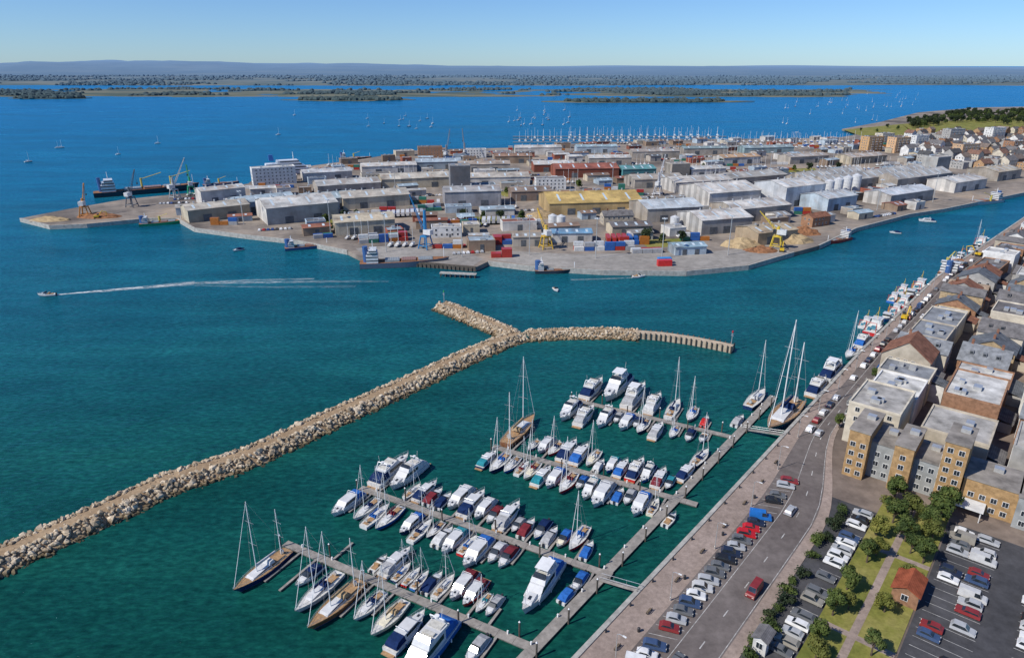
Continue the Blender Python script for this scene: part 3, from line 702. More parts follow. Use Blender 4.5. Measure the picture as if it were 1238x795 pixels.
def fishing_boat(L, B):
    t = thing('fishing_boat', cat='fishing boat'); zs, zb = 1.3, 2.3
    m, rg = hull(L, B, zs, zb, 12, 2.6, 0.05, 0.9, 0.5); m.build('hull', ['gelcoat', 'antifoul', 'deck'], t, (0.55, 0.05, 0.03))
    m = MB(); m.loft([[(x, sg*b*0.98, s), (x, sg*b*0.98, s+0.55)] for sg in (1,) for x, xw, b, s, fl in rg], 0, False); m.loft([[(x, -b*0.98, s), (x, -b*0.98, s+0.55)] for x, xw, b, s, fl in rg], 0, False); m.build('bulwark', 'gelcoat', t, (0.75, 0.74, 0.7))
    m = MB(); m.side([(L*0.06, zs), (L*0.30, zs+0.3), (L*0.29, zs+2.6), (L*0.06, zs+2.6)], B*0.34, B*0.32); m.box((L*0.175, 0, zs+2.72), (L*0.27, B*0.74, 0.14)); c = m.build('wheelhouse', 'gelcoat', t, (0.78, 0.78, 0.75))
    m = MB(); m.side([(L*0.10, zs+1.6), (L*0.30, zs+1.6), (L*0.30, zs+2.3), (L*0.10, zs+2.3)], B*0.335, B*0.33); m.build('window', 'glass', c)
    m = MB(); m.tube((L*0.12, 0, zs+2.7), (L*0.12, 0, zs+7), 0.09, 6); m.tube((L*0.12, 0, zs+5.5), (-L*0.25, 0, zs+4.6), 0.07, 5); m.tube((L*0.12, 0, zs+6.6), (L*0.49, 0, zb+0.4), 0.02, 3); m.build('mast', 'paint', t, (0.7, 0.5, 0.05))
    m = MB(); m.path([(-L*0.42, -B*0.36, zs), (-L*0.42, -B*0.36, zs+3.2), (-L*0.42, B*0.36, zs+3.2), (-L*0.42, B*0.36, zs)], 0.11, 6); m.build('gantry', 'paint', t, (0.55, 0.05, 0.03))
    m = MB(); m.box((-L*0.1, 0, zs+0.35), (L*0.12, B*0.3, 0.6)); m.tube((-L*0.26, -B*0.3, zs+0.5), (-L*0.26, B*0.3, zs+0.5), 0.4, 8); m.box((-L*0.34, B*0.15, zs+0.3), (1.2, 1.0, 0.7)); m.build('net_drum', 'paint', t, (0.05, 0.22, 0.30))
    return t
MY_BIG = motor_yacht(22, 5.6, 'big'); MY_MID = motor_yacht(15, 4.4, 'flybridge'); MY_SPORT = motor_yacht(11.5, 3.7, 'sport')
SY_L = sail_yacht(14.5, 4.1, 18.5); SY_M = sail_yacht(11, 3.5, 14.5); SY_S = sail_yacht(8.6, 2.9, 11); KETCH = sail_yacht(17.5, 4.8, 21, 'sailing_ketch', True, 'teak')
SB_C = small_boat(7.4, 2.6, 'motorboat', True); SB_O = small_boat(6.6, 2.4, 'motorboat', False); FB = fishing_boat(14, 4.8)
DIM = {id(MY_BIG): (22, 5.6, 'three-deck motor yacht'), id(MY_MID): (15, 4.4, 'flybridge motor yacht'), id(MY_SPORT): (11.5, 3.7, 'sports cruiser'), id(SY_L): (14.5, 4.1, 'long sailing yacht'),
       id(SY_M): (11, 3.5, 'sailing yacht'), id(SY_S): (8.6, 2.9, 'small sailing yacht'), id(KETCH): (17.5, 4.8, 'ketch'), id(SB_C): (7.4, 2.6, 'motorboat'), id(SB_O): (6.6, 2.4, 'open motorboat'), id(FB): (14, 4.8, 'fishing boat')}
WHITE = (0.63, 0.63, 0.62); NAVY = (0.012, 0.03, 0.10); BLUE = (0.03, 0.14, 0.45); CREAM = (0.72, 0.66, 0.50); RED = (0.55, 0.03, 0.03); GREEN = (0.03, 0.18, 0.10); BLACK = (0.02, 0.02, 0.025); TEAL = (0.03, 0.25, 0.30); GREY = (0.42, 0.42, 0.42); TAN = (0.45, 0.32, 0.18); BURG = (0.20, 0.03, 0.04); WOOD = (0.22, 0.10, 0.05)
CN = {WHITE: 'white', NAVY: 'navy', BLUE: 'blue', CREAM: 'cream', RED: 'red', GREEN: 'green', BLACK: 'black', TEAL: 'teal', GREY: 'grey', TAN: 'tan', BURG: 'burgundy', WOOD: 'wooden'}
def boat(proto, x, y, rz, hullc, cov, where, group, scale=1.0, superc=None):
    L, B, nm = DIM[id(proto)]
    sup = superc or (WHITE if hullc != CREAM else CREAM)
    cols = {'hull': hullc, 'canopy': cov, 'sprayhood': cov, 'cover': cov, 'sail_cover': cov, 'cabin': sup, 'flybridge': sup, 'coachroof': sup, 'cuddy': sup, 'foredeck': sup, 'wheelhouse': sup}
    cv = {'motor yacht': 'canopy', 'cruiser': 'canopy', 'yacht': 'sail cover', 'ketch': 'sail cover', 'motorboat': 'cover'}
    word = 'boom cover' if 'sail' in nm or 'ketch' in nm else ('cover' if 'motorboat' in nm else 'canopy')
    lab = CN[hullc]+' '+nm+('' if 'open' in nm or 'fishing' in nm else ' with %s %s' % (CN[cov], word))+', '+where
    return place(proto, (x, y, 0), rz, lab, group, scale, cols)

# ------------------------------------------------------------------ PONTOONS and berths
PU = Vector((0.88, -0.475)).normalized(); PV = Vector((-PU.y, PU.x))   # along towards the shore / towards the far side
PILE_ME = None
def pile_proto():
    t = thing('mooring_pile', cat='mooring pile')
    m = MB(); m.tube((0, 0, -2), (0, 0, 4.0), 0.20, 8); m.build('shaft', 'steel_pile', t)
    m = MB(); m.tube((0, 0, 4.0), (0, 0, 4.35), 0.24, 8, 0, 0.03); m.build('cap', 'white', t)
    return t
PILE = pile_proto()
def pontoon(name, a, b, wd, label, fingers=(), dz=0.0):
    a = Vector(a); b = Vector(b); L = (b-a).length; ang = math.atan2((b-a).y, (b-a).x)
    t = thing(name, (a.x, a.y, 0), ang, label, 'pontoon')
    m = MB(); m.box((L/2, 0, 0.33+dz), (L, wd-0.16, 0.34)); m.build('float', 'pontoon_side', t)
    m = MB()
    k = 0
    while k < L-0.01:
        e = min(4.0, L-k); m.box((k+e/2, 0, 0.54+dz), (e-0.05, wd, 0.08)); k += 4.0
    m.build('deck', 'pontoon_deck', t)
    for (s, sg, fl) in fingers:
        m = MB(); m.box((s, sg*(wd/2+fl/2), 0.50), (0.6, fl, 0.10)); m.box((s, sg*(wd/2+fl/2), 0.25), (0.5, fl-0.4, 0.36), 1); m.build('finger', ['pontoon_deck', 'pontoon_side'], t)
    k = 5
    while k < L-3:
        m = MB(); m.box((k, wd*0.36, 0.95), (0.28, 0.28, 0.75)); m.box((k, wd*0.36, 1.36), (0.34, 0.34, 0.08)); m.build('power_pedestal', 'white', t); k += 9.5
    return t
def berths(a, L, tag_name, specs_near, specs_far, wd=2.1):
    """specs: list of (s, proto, hull, cover, scale, bow_out)"""
    a = Vector(a); fing = []
    for sg, specs in ((-1, specs_near), (1, specs_far)):
        n = 0
        for i, sp in enumerate(specs):
            s, pr, hc, cv, sc, bo = sp
            LL = DIM[id(pr)][0]*sc
            c = a+PU*s+PV*(sg*(wd/2+0.9+LL/2+(0.7*sc if not bo else 0)))
            ang = math.atan2(PV.y*sg, PV.x*sg)+(0 if bo else math.pi)+rnd.uniform(-0.02, 0.02)
            side = 'near' if sg < 0 else 'far'
            boat(pr, c.x, c.y, ang, hc, cv, '%s from open end, %s side, %s' % (ORD[i], side, tag_name), 'boats berthed on the %s' % tag_name, sc)
            if i % 2 == 0:
                B = DIM[id(pr)][1]*sc; fing.append((s+B/2+0.4, sg, min(11, LL*0.75)))
    return fing
def auto(L, s0, protos, seed, gap=0.15, step2=0.45, covw=(NAVY, NAVY, BLUE, WHITE, GREY, BLUE, BURG, TEAL), skip=0.03):
    r_ = random.Random(seed); s = s0; out = []
    i = 0
    while True:
        pr, sc = r_.choice(protos); sc *= r_.uniform(0.84, 1.10); B = DIM[id(pr)][1]*sc
        if s+B > L-1.0: break
        if r_.random() > skip:
            hc = r_.choice((WHITE,)*11+(NAVY, NAVY, CREAM, BLUE, RED))
            out.append((s+B/2, pr, hc, r_.choice(covw), sc, r_.random() < 0.6))
        s += B+gap+(step2 if i % 2 == 0 else 0); i += 1
    return out
MIX = [(SY_M, 1), (SY_M, 1), (SY_S, 1), (MY_SPORT, 0.9), (SB_C, 1.05), (MY_SPORT, 1), (SB_C, 1.15)]
P4a = W(345, 658); P3a = W(436, 591); P2a = W(596, 541); P1a = W(692, 484)
L4, L3, L2, L1 = 68, 74, 63, 55
# front pontoon
near4 = [(3.2, KETCH, NAVY, WHITE, 0.93, True), (19.5, SY_L, WHITE, NAVY, 0.98, True), (25.6, KETCH, WOOD, TAN, 0.95, True), (13.6, SB_C, WHITE, NAVY, 1.1, True), (32.0, SY_S, WHITE, NAVY, 1.15, True), (38.0, SY_M, CREAM, TAN, 1.05, True), (43.6, MY_SPORT, WHITE, NAVY, 1.05, False), (50.2, MY_MID, BLUE, BLUE, 1.25, True), (58.5, SB_C, WHITE, GREY, 1.1, True)]
far4 = auto(L4-8, 24.0, [(SY_S, 0.9), (SB_C, 1), (SB_O, 1), (SY_S, 0.9), (MY_SPORT, 0.85), (SB_C, 1)], 77)
f4 = berths(P4a, L4, 'front pontoon', near4, far4)
f4 += [(11.0, -1, 11.5), (14.5, 1, 7.0)]
pontoon('pontoon', P4a, Vector(P4a)+PU*L4, 2.1, 'nearest long timber pontoon, at the bottom of the marina', f4)
near3 = [(2.2, MY_SPORT, WHITE, BLUE, 1.05, True)]+auto(L3-21, 6.5, MIX, 31)+[(61.5, MY_BIG, WHITE, BLUE, 0.86, True), (68.2, SB_C, WHITE, BLUE, 1.0, True)]
far3 = [(2.8, MY_MID, WHITE, NAVY, 1.12, True), (8.4, MY_MID, WHITE, WHITE, 1.05, False)]+auto(L3-6, 12.5, MIX, 47)
f3 = berths(P3a, L3, 'second pontoon', near3, far3)
pontoon('pontoon', P3a, Vector(P3a)+PU*L3, 2.1, 'second pontoon from the bottom, crowded with sailing boats', f3)
near2 = auto(L2-4, 1.0, MIX+[(MY_SPORT, 1.05), (MY_MID, 0.8)], 53)
far2 = [(3.2, KETCH, WOOD, TAN, 1.16, True)]+auto(L2-4, 9.5, MIX+[(MY_SPORT, 1.05), (MY_MID, 0.8)], 62)
f2 = berths(P2a, L2, 'third pontoon', near2, far2)
pontoon('pontoon', P2a, Vector(P2a)+PU*L2, 2.1, 'third pontoon, across the middle of the marina', f2)
near1 = [(3.0, MY_MID, WHITE, NAVY, 1.0, True), (9.0, MY_MID, WHITE, GREY, 0.95, False), (15.5, MY_MID, WHITE, NAVY, 0.9, True), (22.5, MY_SPORT, WHITE, BLUE, 1.0, True), (28, SY_M, NAVY, NAVY, 1.0, True), (33, MY_SPORT, WHITE, GREY, 0.95, False), (38, SY_S, WHITE, BLUE, 1.0, True), (43, SB_C, WHITE, NAVY, 1.1, True), (47, SB_O, WHITE, NAVY, 1.0, True), (18.9, SB_C, WHITE, GREY, 1.0, True), (25.7, SB_C, WHITE, NAVY, 1.0, True)]
far1 = [(3.6, MY_MID, WHITE, NAVY, 1.12, True), (11.0, MY_BIG, WHITE, NAVY, 1.05, False), (19.0, MY_BIG, WHITE, GREY, 0.9, True), (26.5, MY_MID, WHITE, WHITE, 1.0, True), (33.5, SY_L, WHITE, NAVY, 1.0, True), (40, SY_M, WHITE, BLUE, 1.0, False), (45, SB_C, RED, RED, 1.0, True)]
f1 = berths(P1a, L1, 'farthest pontoon', near1, far1)
pontoon('pontoon', P1a, Vector(P1a)+PU*L1, 2.1, 'farthest cross pontoon, beneath the big white motor yachts', f1)
# walkway along the quay
wa = Vector((1.5, 101.5)); wb = Vector((93, 217.5))
pontoon('pontoon', wa, wb, 2.6, 'long walkway pontoon floating parallel to the quay wall', (), 0.05)
def gangway(s, label):
    p = wa+(wb-wa).normalized()*s; q = None; best = 1e9
    for k in range(-40, 300):
        c = Q(k, 0.3); d = (c-p).length
        if d < best: best = d; q = c
    t = thing('gangway', (p.x, p.y, 0), 0, label, 'gangway'); e = q-p; d = e.normalized(); n_ = Vector((-d.y, d.x))*0.7
    m = MB(); m.add([(*(n_), 0.65), (*(-n_), 0.65), (*(e-n_), GZ+0.35), (*(e+n_), GZ+0.35), (*(n_), 0.5), (*(-n_), 0.5), (*(e-n_), GZ+0.2), (*(e+n_), GZ+0.2)], [(0, 1, 2, 3), (4, 7, 6, 5), (0, 4, 5, 1), (1, 5, 6, 2), (2, 6, 7, 3), (3, 7, 4, 0)]); m.build('ramp', 'pontoon_deck', t)
    for sg in (1, -1):
        m = MB(); a_ = Vector((*(n_*sg), 1.7)); b_ = Vector((*(e+n_*sg), GZ+1.4)); m.tube(a_, b_, 0.05, 5)
        for u in (0, 0.33, 0.66, 1): c_ = a_.lerp(b_, u); m.tube(c_-Vector((0, 0, 1.05)), c_, 0.035, 4)
        m.build('handrail', 'alloy', t)
gangway(30, 'nearer aluminium gangway from the quay to the walkway pontoon'); gangway(118, 'farther aluminium gangway from the quay to the walkway pontoon')
pl = []
for a_, L_, nm in ((P4a, L4, 'front'), (P3a, L3, 'second'), (P2a, L2, 'third'), (P1a, L1, 'farthest')):
    for k in range(6):
        p = Vector(a_)+PU*(0.3+k*(L_-4)/5)+PV*(1.6 if k % 2 else -1.6)
        place(PILE, (p.x, p.y, 0), 0, 'dark white-capped mooring pile, %s from the open end of the %s pontoon' % (ORD[k], nm), 'mooring piles through the pontoons')
for k in range(13):
    p = wa+(wb-wa)*((k+0.3)/13)+Vector((0.786, -0.62))*1.6
    place(PILE, (p.x, p.y, 0), 0, 'dark white-capped mooring pile, %s up the walkway from the bottom' % ORD[k], 'mooring piles through the pontoons')
# boats alongside the walkway and the town quay
dA = math.atan2((wb-wa).y, (wb-wa).x); wd_ = (wb-wa).normalized(); wn = Vector((-wd_.y, wd_.x))
for i, (s, pr, hc, cv, sc, off) in enumerate([(22, SB_C, WHITE, BLUE, 1.0, 1), (60, SB_O, WHITE, NAVY, 1.0, -1), (83, MY_SPORT, WHITE, NAVY, 0.9, 1), (93, SY_M, NAVY, NAVY, 1.0, 1), (122, SB_C, WHITE, GREY, 1.1, 1), (141, SY_L, NAVY, WHITE, 1.15, 1)]):
    p = wa+wd_*s+wn*off*(1.6+DIM[id(pr)][1]*sc/2)
    boat(pr, p.x, p.y, dA, hc, cv, '%s from the bottom along the walkway' % ORD[i], 'boats alongside the walkway', sc)
qb = [(127, KETCH, NAVY, NAVY, 1.62), (158, MY_MID, WHITE, NAVY, 1.1), (176, MY_BIG, WHITE, NAVY, 0.95), (199, SY_L, WHITE, BLUE, 1.0), (216, MY_MID, WHITE, BLUE, 1.0), (236, FB, RED, RED, 1.25), (255, FB, BLUE, RED, 0.95), (268, FB, WHITE, RED, 0.9),
      (283, FB, RED, RED, 1.0), (300, FB, RED, RED, 1.05), (318, FB, NAVY, RED, 1.1), (384, FB, WHITE, RED, 0.9), (402, FB, BLUE, RED, 1.0), (430, SY_L, WHITE, NAVY, 1.0), (450, FB, BLACK, RED, 1.2)]
for i, (s, pr, hc, cv, sc) in enumerate(qb):
    p = Q(s, -(0.9+DIM[id(pr)][1]*sc/2)); boat(pr, p.x, p.y, Qang(s)+(0 if i % 3 else math.pi), hc, cv, '%s along the town quay from the marina' % ORD[i], 'vessels moored along the town quay', sc)
# second tier of fishing boats, rafted outside
for i, (s, hc) in enumerate([(240, WHITE), (287, BLUE), (305, WHITE)]):
    p = Q(s, -8.6); boat(FB, p.x, p.y, Qang(s), hc, RED, '%s of the outer raft off the town quay' % ORD[i], 'vessels moored along the town quay', 0.85)

# far moorings: small yachts on the blue reach
def tiny_yacht():
    t = thing('moored_yacht', cat='sailing yacht')
    m, rg = hull(9.5, 3.0, 1.0, 1.3, 8, 2.0, 0.08, 0.72); m.build('hull', ['gelcoat', 'antifoul', 'deck'], t, WHITE)
    m = MB(); m.side([(-1.4, 1.0), (2.4, 1.1), (1.8, 1.5), (-1.2, 1.6)], 0.9, 0.75); m.build('coachroof', 'gelcoat', t, WHITE)
    m = MB(); m.tube((0.8, 0, 1), (0.8, 0, 13), 0.13, 5); m.tube((0.8, 0, 2.4), (-2.8, 0, 2.5), 0.2, 5); m.build('mast', 'white', t)
    return t
TY = tiny_yacht()
zones = [((440, 528), (140, 156), 13, 'left cluster of the far moorings'), ((604, 706), (133, 153), 20, 'middle cluster of the far moorings'), ((930, 1064), (122, 150), 22, 'right cluster of the far moorings'), ((1000, 1115), (112, 130), 24, 'far reach near the wooded point'), ((20, 420), (124, 200), 7, 'open water left of the port')]
for (xr, yr, n_, nm) in zones:
    pts = sorted((rnd.uniform(*xr), rnd.uniform(*yr)) for _ in range(n_))
    for i, (px, py) in enumerate(pts):
        if nm.startswith('open') and py > 190 and px > 250: py -= 40
        x, y = W(px, py); place(TY, (x, y, 0), rnd.uniform(0.6, 1.2), 'white yacht at anchor, %s from left, %s' % (ORD[i], nm), 'yachts on the far moorings', rnd.uniform(0.7, 1.05), {'hull': rnd.choice((WHITE, WHITE, WHITE, NAVY))})
# yacht haven behind the port: masts in ranks
for r_i, (py, px0, px1, n_) in enumerate(((170.5, 628, 872, 34), (166.8, 640, 868, 30), (163.8, 690, 866, 18))):
    for k in range(n_):
        px = px0+(px1-px0)*k/(n_-1)+rnd.uniform(-2, 2); x, y = W(px, py)
        place(TY, (x, y, 0), math.pi/2+rnd.uniform(-0.05, 0.05), 'white yacht in the haven behind the port, %s from left, %s rank' % (ORD[k], ORD[r_i]), 'yachts in the haven behind the port', rnd.uniform(1.0, 1.3), {'hull': rnd.choice((WHITE, WHITE, NAVY))})
for i, py in enumerate((172.2, 168.6, 165.2)):
    a = P2(620, py); b = P2(878, py); pontoon_ = thing('pontoon', (a.x, a.y, 0), math.atan2((b-a).y, (b-a).x), 'thin pale pontoon of the haven behind the port, %s rank from the shore' % ORD[i], 'pontoon')
    m = MB(); m.box(((b-a).length/2, 0, 0.4), ((b-a).length, 3, 0.6)); m.build('deck', 'pontoon_deck', pontoon_)

# wakes
def wake(pts, w0, w1, st0, st1, z=0.03):
    pts = [Vector(W(*p)) for p in pts]; pts = resample(pts, 4.0); n = len(pts); m = MB(); vs = []; stv = []
    for i, p in enumerate(pts):
        d = (pts[min(i+1, n-1)]-pts[max(0, i-1)]).normalized(); e = Vector((d.y, -d.x)); u = i/(n-1); ww = (w0+(w1-w0)*u)*(0.8+0.5*rnd.random())
        vs += [(*(p-e*ww), z), (*p, z), (*(p+e*ww), z)]; s_ = st0+(st1-st0)*u; stv += [0, s_, 0]
    m.add(vs, [q for i in range(n-1) for q in ((3*i, 3*i+1, 3*i+4, 3*i+3), (3*i+1, 3*i+2, 3*i+5, 3*i+4))])
    o = m.build('wake', 'foam'); tag(o, kind='structure')
    at = o.data.attributes.new('strength', 'FLOAT', 'POINT'); at.data.foreach_set('value', stv)
wake([(60, 357), (110, 352.5), (190, 346), (235, 342)], 0.7, 4.0, 2.2, 0.75)
wake([(235, 342), (320, 341), (420, 340), (470, 340)], 3.2, 2.0, 0.75, 0.15)
wake([(70, 356), (130, 352), (215, 343), (300, 338.5), (380, 337)], 0.5, 2.0, 1.0, 0.4)
wake([(235, 345), (330, 347), (430, 346)], 1.0, 3.0, 0.3, 0.12)
wake([(770, 335.5), (730, 337), (690, 338)], 0.6, 1.6, 0.9, 0.3)
x, y = W(57, 357.4); boat(SB_O, x, y, math.pi+0.15, WHITE, NAVY, 'speeding left ahead of the long white wake', 'boats under way in the channel', 1.3)
x, y = W(772, 335.2); boat(SB_O, x, y, 0.1, WHITE, NAVY, 'under way just off the broad quay', 'boats under way in the channel', 1.2)
for (px, py, pr, hc, wh) in [(288, 303, SB_C, WHITE, 'off the left arm of the port'), (1082, 282, SB_C, WHITE, 'in the channel before the ribbed warehouses'), (1120, 268, MY_SPORT, WHITE, 'in the channel before the low bluish shed'), (672, 351, SB_O, WHITE, 'between the spur and the broad quay')]:
    x, y = W(px, py); boat(pr, x, y, rnd.uniform(0, 6), hc, NAVY, wh, 'boats under way in the channel', 1.0)

# ------------------------------------------------------------------ VEHICLES
def car(kind):
    t = thing('parked_car' if kind != 'van' else 'parked_van', cat='car' if kind != 'van' else 'van')
    L, B = {'hatch': (4.1, 1.78), 'estate': (4.6, 1.82), 'suv': (4.5, 1.9), 'van': (5.4, 2.0)}[kind]; h = {'hatch': 1.45, 'estate': 1.45, 'suv': 1.68, 'van': 2.25}[kind]
    f, r_ = L/2, -L/2
    if kind == 'van': prof = [(r_, 0.3), (f, 0.3), (f, 0.85), (f-0.25, 1.05), (f-1.0, 1.15), (f-1.55, h), (r_+0.05, h)]; gl = [(f-1.06, 1.18), (f-1.5, h-0.12), (f-2.4, h-0.12), (f-2.4, 1.18)]
    else:
        e = r_+(0.12 if kind != 'hatch' else 0.3)
        prof = [(r_, 0.32), (f, 0.32), (f, 0.68), (f-0.2, 0.82), (f-1.15, 0.95), (f-1.95, h), (e+0.4, h-0.02), (e, 1.0), (r_, 0.9)]
        gl = [(f-1.22, 0.98), (f-1.98, h-0.09), (e+0.46, h-0.1), (e+0.14, 1.0)]
    m = MB(); m.side(prof, B/2, B/2*0.80, 0, 0.85, h); 
    # lower body keeps full width
    b = m.build('body', 'paint', t, WHITE)
    m = MB(); m.side(gl, B/2+0.015-(0.2*B/2)*0.12, B/2*0.80+0.02, 0, 0.97, h); m.build('window', 'glass', t)
    m = MB()
    if kind == 'van': m.add([(f-1.02, -B*0.42, 1.2), (f-1.02, B*0.42, 1.2), (f-1.5, B*0.38, h-0.1), (f-1.5, -B*0.38, h-0.1)], [(0, 1, 2, 3)])
    else: m.add([(f-1.18, -B*0.42, 1.0), (f-1.18, B*0.42, 1.0), (f-1.9, B*0.36, h-0.04), (f-1.9, -B*0.36, h-0.04)], [(0, 1, 2, 3)])
    m.build('windscreen', 'glass', t)
    for sx in (f-0.85, r_+0.85):
        for sy in (-1, 1):
            m = MB(); m.tube((sx, sy*(B/2-0.22), 0.33), (sx, sy*(B/2+0.01), 0.33), 0.33, 10); m.tube((sx, sy*(B/2+0.005), 0.33), (sx, sy*(B/2+0.02), 0.33), 0.2, 8, 1); m.build('wheel', ['tyre', 'alloy'], t)
    for sy in (-1, 1):
        m = MB(); m.box((f-0.02, sy*B*0.36, 0.66), (0.10, 0.36, 0.14)); m.build('headlight', 'lamp_lens', t)
        m = MB(); m.box((r_+0.02, sy*B*0.40, 0.8), (0.08, 0.22, 0.2)); m.build('tail_light', 'red_lens', t)
    return t
CARS = [(car('hatch'), 'hatchback'), (car('estate'), 'estate car'), (car('suv'), 'tall car'), (car('van'), 'van')]
CCOL = [((0.75, 0.75, 0.74), 'white'), ((0.75, 0.75, 0.74), 'white'), ((0.42, 0.43, 0.44), 'silver'), ((0.42, 0.43, 0.44), 'silver'), ((0.14, 0.145, 0.15), 'grey'), ((0.02, 0.02, 0.022), 'black'), ((0.05, 0.085, 0.17), 'blue'), ((0.24, 0.03, 0.03), 'dark red'), ((0.02, 0.03, 0.06), 'dark blue'), ((0.14, 0.145, 0.15), 'grey'), ((0.30, 0.28, 0.24), 'beige'), ((0.02, 0.02, 0.022), 'black'), ((0.55, 0.55, 0.54), 'pale silver')]
def park(x, y, z, rz, where, group, kind=None, colr=None):
    pr, nm = rnd.choice(CARS[:3]) if kind is None else CARS[kind]
    if kind is None and rnd.random() < 0.09: pr, nm = CARS[3]
    c, cn = rnd.choice(CCOL) if colr is None else colr
    place(pr, (x, y, z), rz, '%s %s, %s' % (cn, nm, where), group, 1.0, {'body': c})
REDC = ((0.50, 0.015, 0.02), 'bright red'); BLUEC = ((0.02, 0.16, 0.50), 'bright blue'); WHC = CCOL[0]
n = 0
for s0 in range(-44, 88, 3):
    if rnd.random() < 0.14: continue
    p = Q(s0+2.6, 10.7); force = None; kd = None
    if s0 in (55, 58): force = REDC; kd = 2 if s0 == 55 else 0
    elif s0 == 64: force = BLUEC
    elif s0 in (4, 7, 28): force = WHC; kd = 3 if s0 == 4 else None
    park(p.x, p.y, GZ+0.012, Qang(s0)-math.atan2(5.3, 2.2)+rnd.uniform(-0.04, 0.04), '%s from the bottom in the slanted promenade row' % ORD[n], 'cars slant-parked beside the promenade', kd, force); n += 1
n = 0
for s0 in range(-46, 86, 3):
    if rnd.random() < 0.22: continue
    p = Q(s0+1.5, 30.4); park(p.x, p.y, GZ+0.014, Qang(s0)+math.pi/2*(1 if rnd.random() < 0.5 else -1), '%s from the bottom, row between hedge and lawn' % ORD[n], 'cars parked between the road and the lawn'); n += 1
for row in (54, 70, 86, 102):
    for hs, off in (('nearer', -2.5), ('farther', 2.5)):
        n = 0
        for s0 in range(-38, 93, 3):
            p = Q(s0+1.5, row+off)
            d_ = 0.933*p.y+0.36*H
            if abs(p.x/d_) > 0.78 or rnd.random() < 0.50: continue
            park(p.x, p.y, GZ+0.014, Qang(s0)+math.pi/2*(1 if rnd.random() < 0.5 else -1), '%s from the bottom, %s side of the %s car-park bank' % (ORD[n], hs, ORD[(54, 70, 86, 102).index(row)]), 'cars in the dark car park'); n += 1
n = 0
for s0 in list(range(100, 420, 7)):
    if rnd.random() < 0.25: continue
    p = Qr(s0, 10.6); park(p.x, p.y, GZ+0.012, Qang(s0)+rnd.uniform(-0.03, 0.03), '%s parked nose to tail along the upper quay road' % ORD[n], 'cars parked along the upper quay road'); n += 1
for i, (s0, o_, d) in enumerate([(12, 15.8, 0), (-8, 19.8, 1), (40, 19.8, 1), (74, 15.8, 0), (120, 15.8, 0), (150, 19.8, 1), (205, 15.8, 0), (260, 19.8, 1)]):
    p = Qr(s0, o_); park(p.x, p.y, GZ+0.02, Qang(s0)+math.pi*d, '%s moving car on the quay road from the bottom' % ORD[i], 'cars driving on the quay road')

# ------------------------------------------------------------------ STREET FURNITURE
def lamp_post():
    t = thing('street_lamp', cat='street lamp')
    m = MB(); m.tube((0, 0, 0), (0, 0, 7.5), 0.11, 7, 0, 0.07); m.tube((0, 0, 0), (0, 0, 0.9), 0.17, 7); m.build('pole', 'alloy', t)
    m = MB(); m.path([(0, 0, 7.4), (0.5, 0, 7.8), (1.4, 0, 7.9)], 0.05, 5); a = m.build('arm', 'alloy', t)
    m = MB(); m.box((1.6, 0, 7.88), (0.75, 0.3, 0.14)); m.build('lamp_head', 'white', t)
    return t
LP = lamp_post()
for k in range(22):
    s = -40+k*22; p = Qr(s, 7.0); place(LP, (p.x, p.y, GZ), Qang(s)-math.pi/2, 'grey street lamp, %s along the quay road from the bottom of the picture' % ORD[k], 'street lamps along the quay')

def bollard():
    t = thing('bollard', cat='bollard')
    m = MB(); m.tube((0, 0, 0), (0, 0, 0.55), 0.2, 8, 0, 0.15); m.build('post', 'dark', t)
    m = MB(); m.tube((0, 0, 0.55), (0, 0, 0.75), 0.28, 8, 0, 0.22); m.build('cap', 'dark', t)
    return t
def bench():
    t = thing('park_bench', cat='bench')
    m = MB()
    for k in range(3): m.box((0, -0.18+k*0.18, 0.45), (1.8, 0.14, 0.05))
    m.build('seat', 'timber', t)
    m = MB()
    for k in range(2): m.box((0, 0.3, 0.65+k*0.18), (1.8, 0.05, 0.14))
    m.build('backrest', 'timber', t)
    for sx in (-0.75, 0.75):
        m = MB(); m.box((sx, 0, 0.22), (0.07, 0.5, 0.44)); m.box((sx, 0.29, 0.6), (0.06, 0.06, 0.6)); m.build('leg', 'dark', t)
    return t
def litter_bin():
    t = thing('litter_bin', cat='bin')
    m = MB(); m.tube((0, 0, 0), (0, 0, 0.95), 0.28, 9, 0, 0.32); m.build('body', 'dark', t)
    m = MB(); m.tube((0, 0, 0.95), (0, 0, 1.1), 0.34, 9, 0, 0.12); m.build('lid', 'dark', t)
    return t
BO = bollard(); BE = bench(); LB = litter_bin()
for k in range(34):
    s = -38+k*9.5; p = Q(s, 1.3); place(BO, (p.x, p.y, GZ+0.006), 0, 'black mooring bollard on the quay edge, %s from the bottom' % ORD[k], 'mooring bollards on the quay edge')
for k in range(11):
    s = -30+k*12.5; p = Qr(s, 5.2); place(BE, (p.x, p.y, GZ+0.006), Qang(s)+math.pi, 'timber bench facing the marina, %s from the bottom of the promenade' % ORD[k], 'benches on the promenade')
for k in range(7):
    s = -26+k*20; p = Qr(s, 6.3); place(LB, (p.x, p.y, GZ+0.006), 0, 'dark litter bin on the promenade, %s from the bottom' % ORD[k], 'litter bins on the promenade')

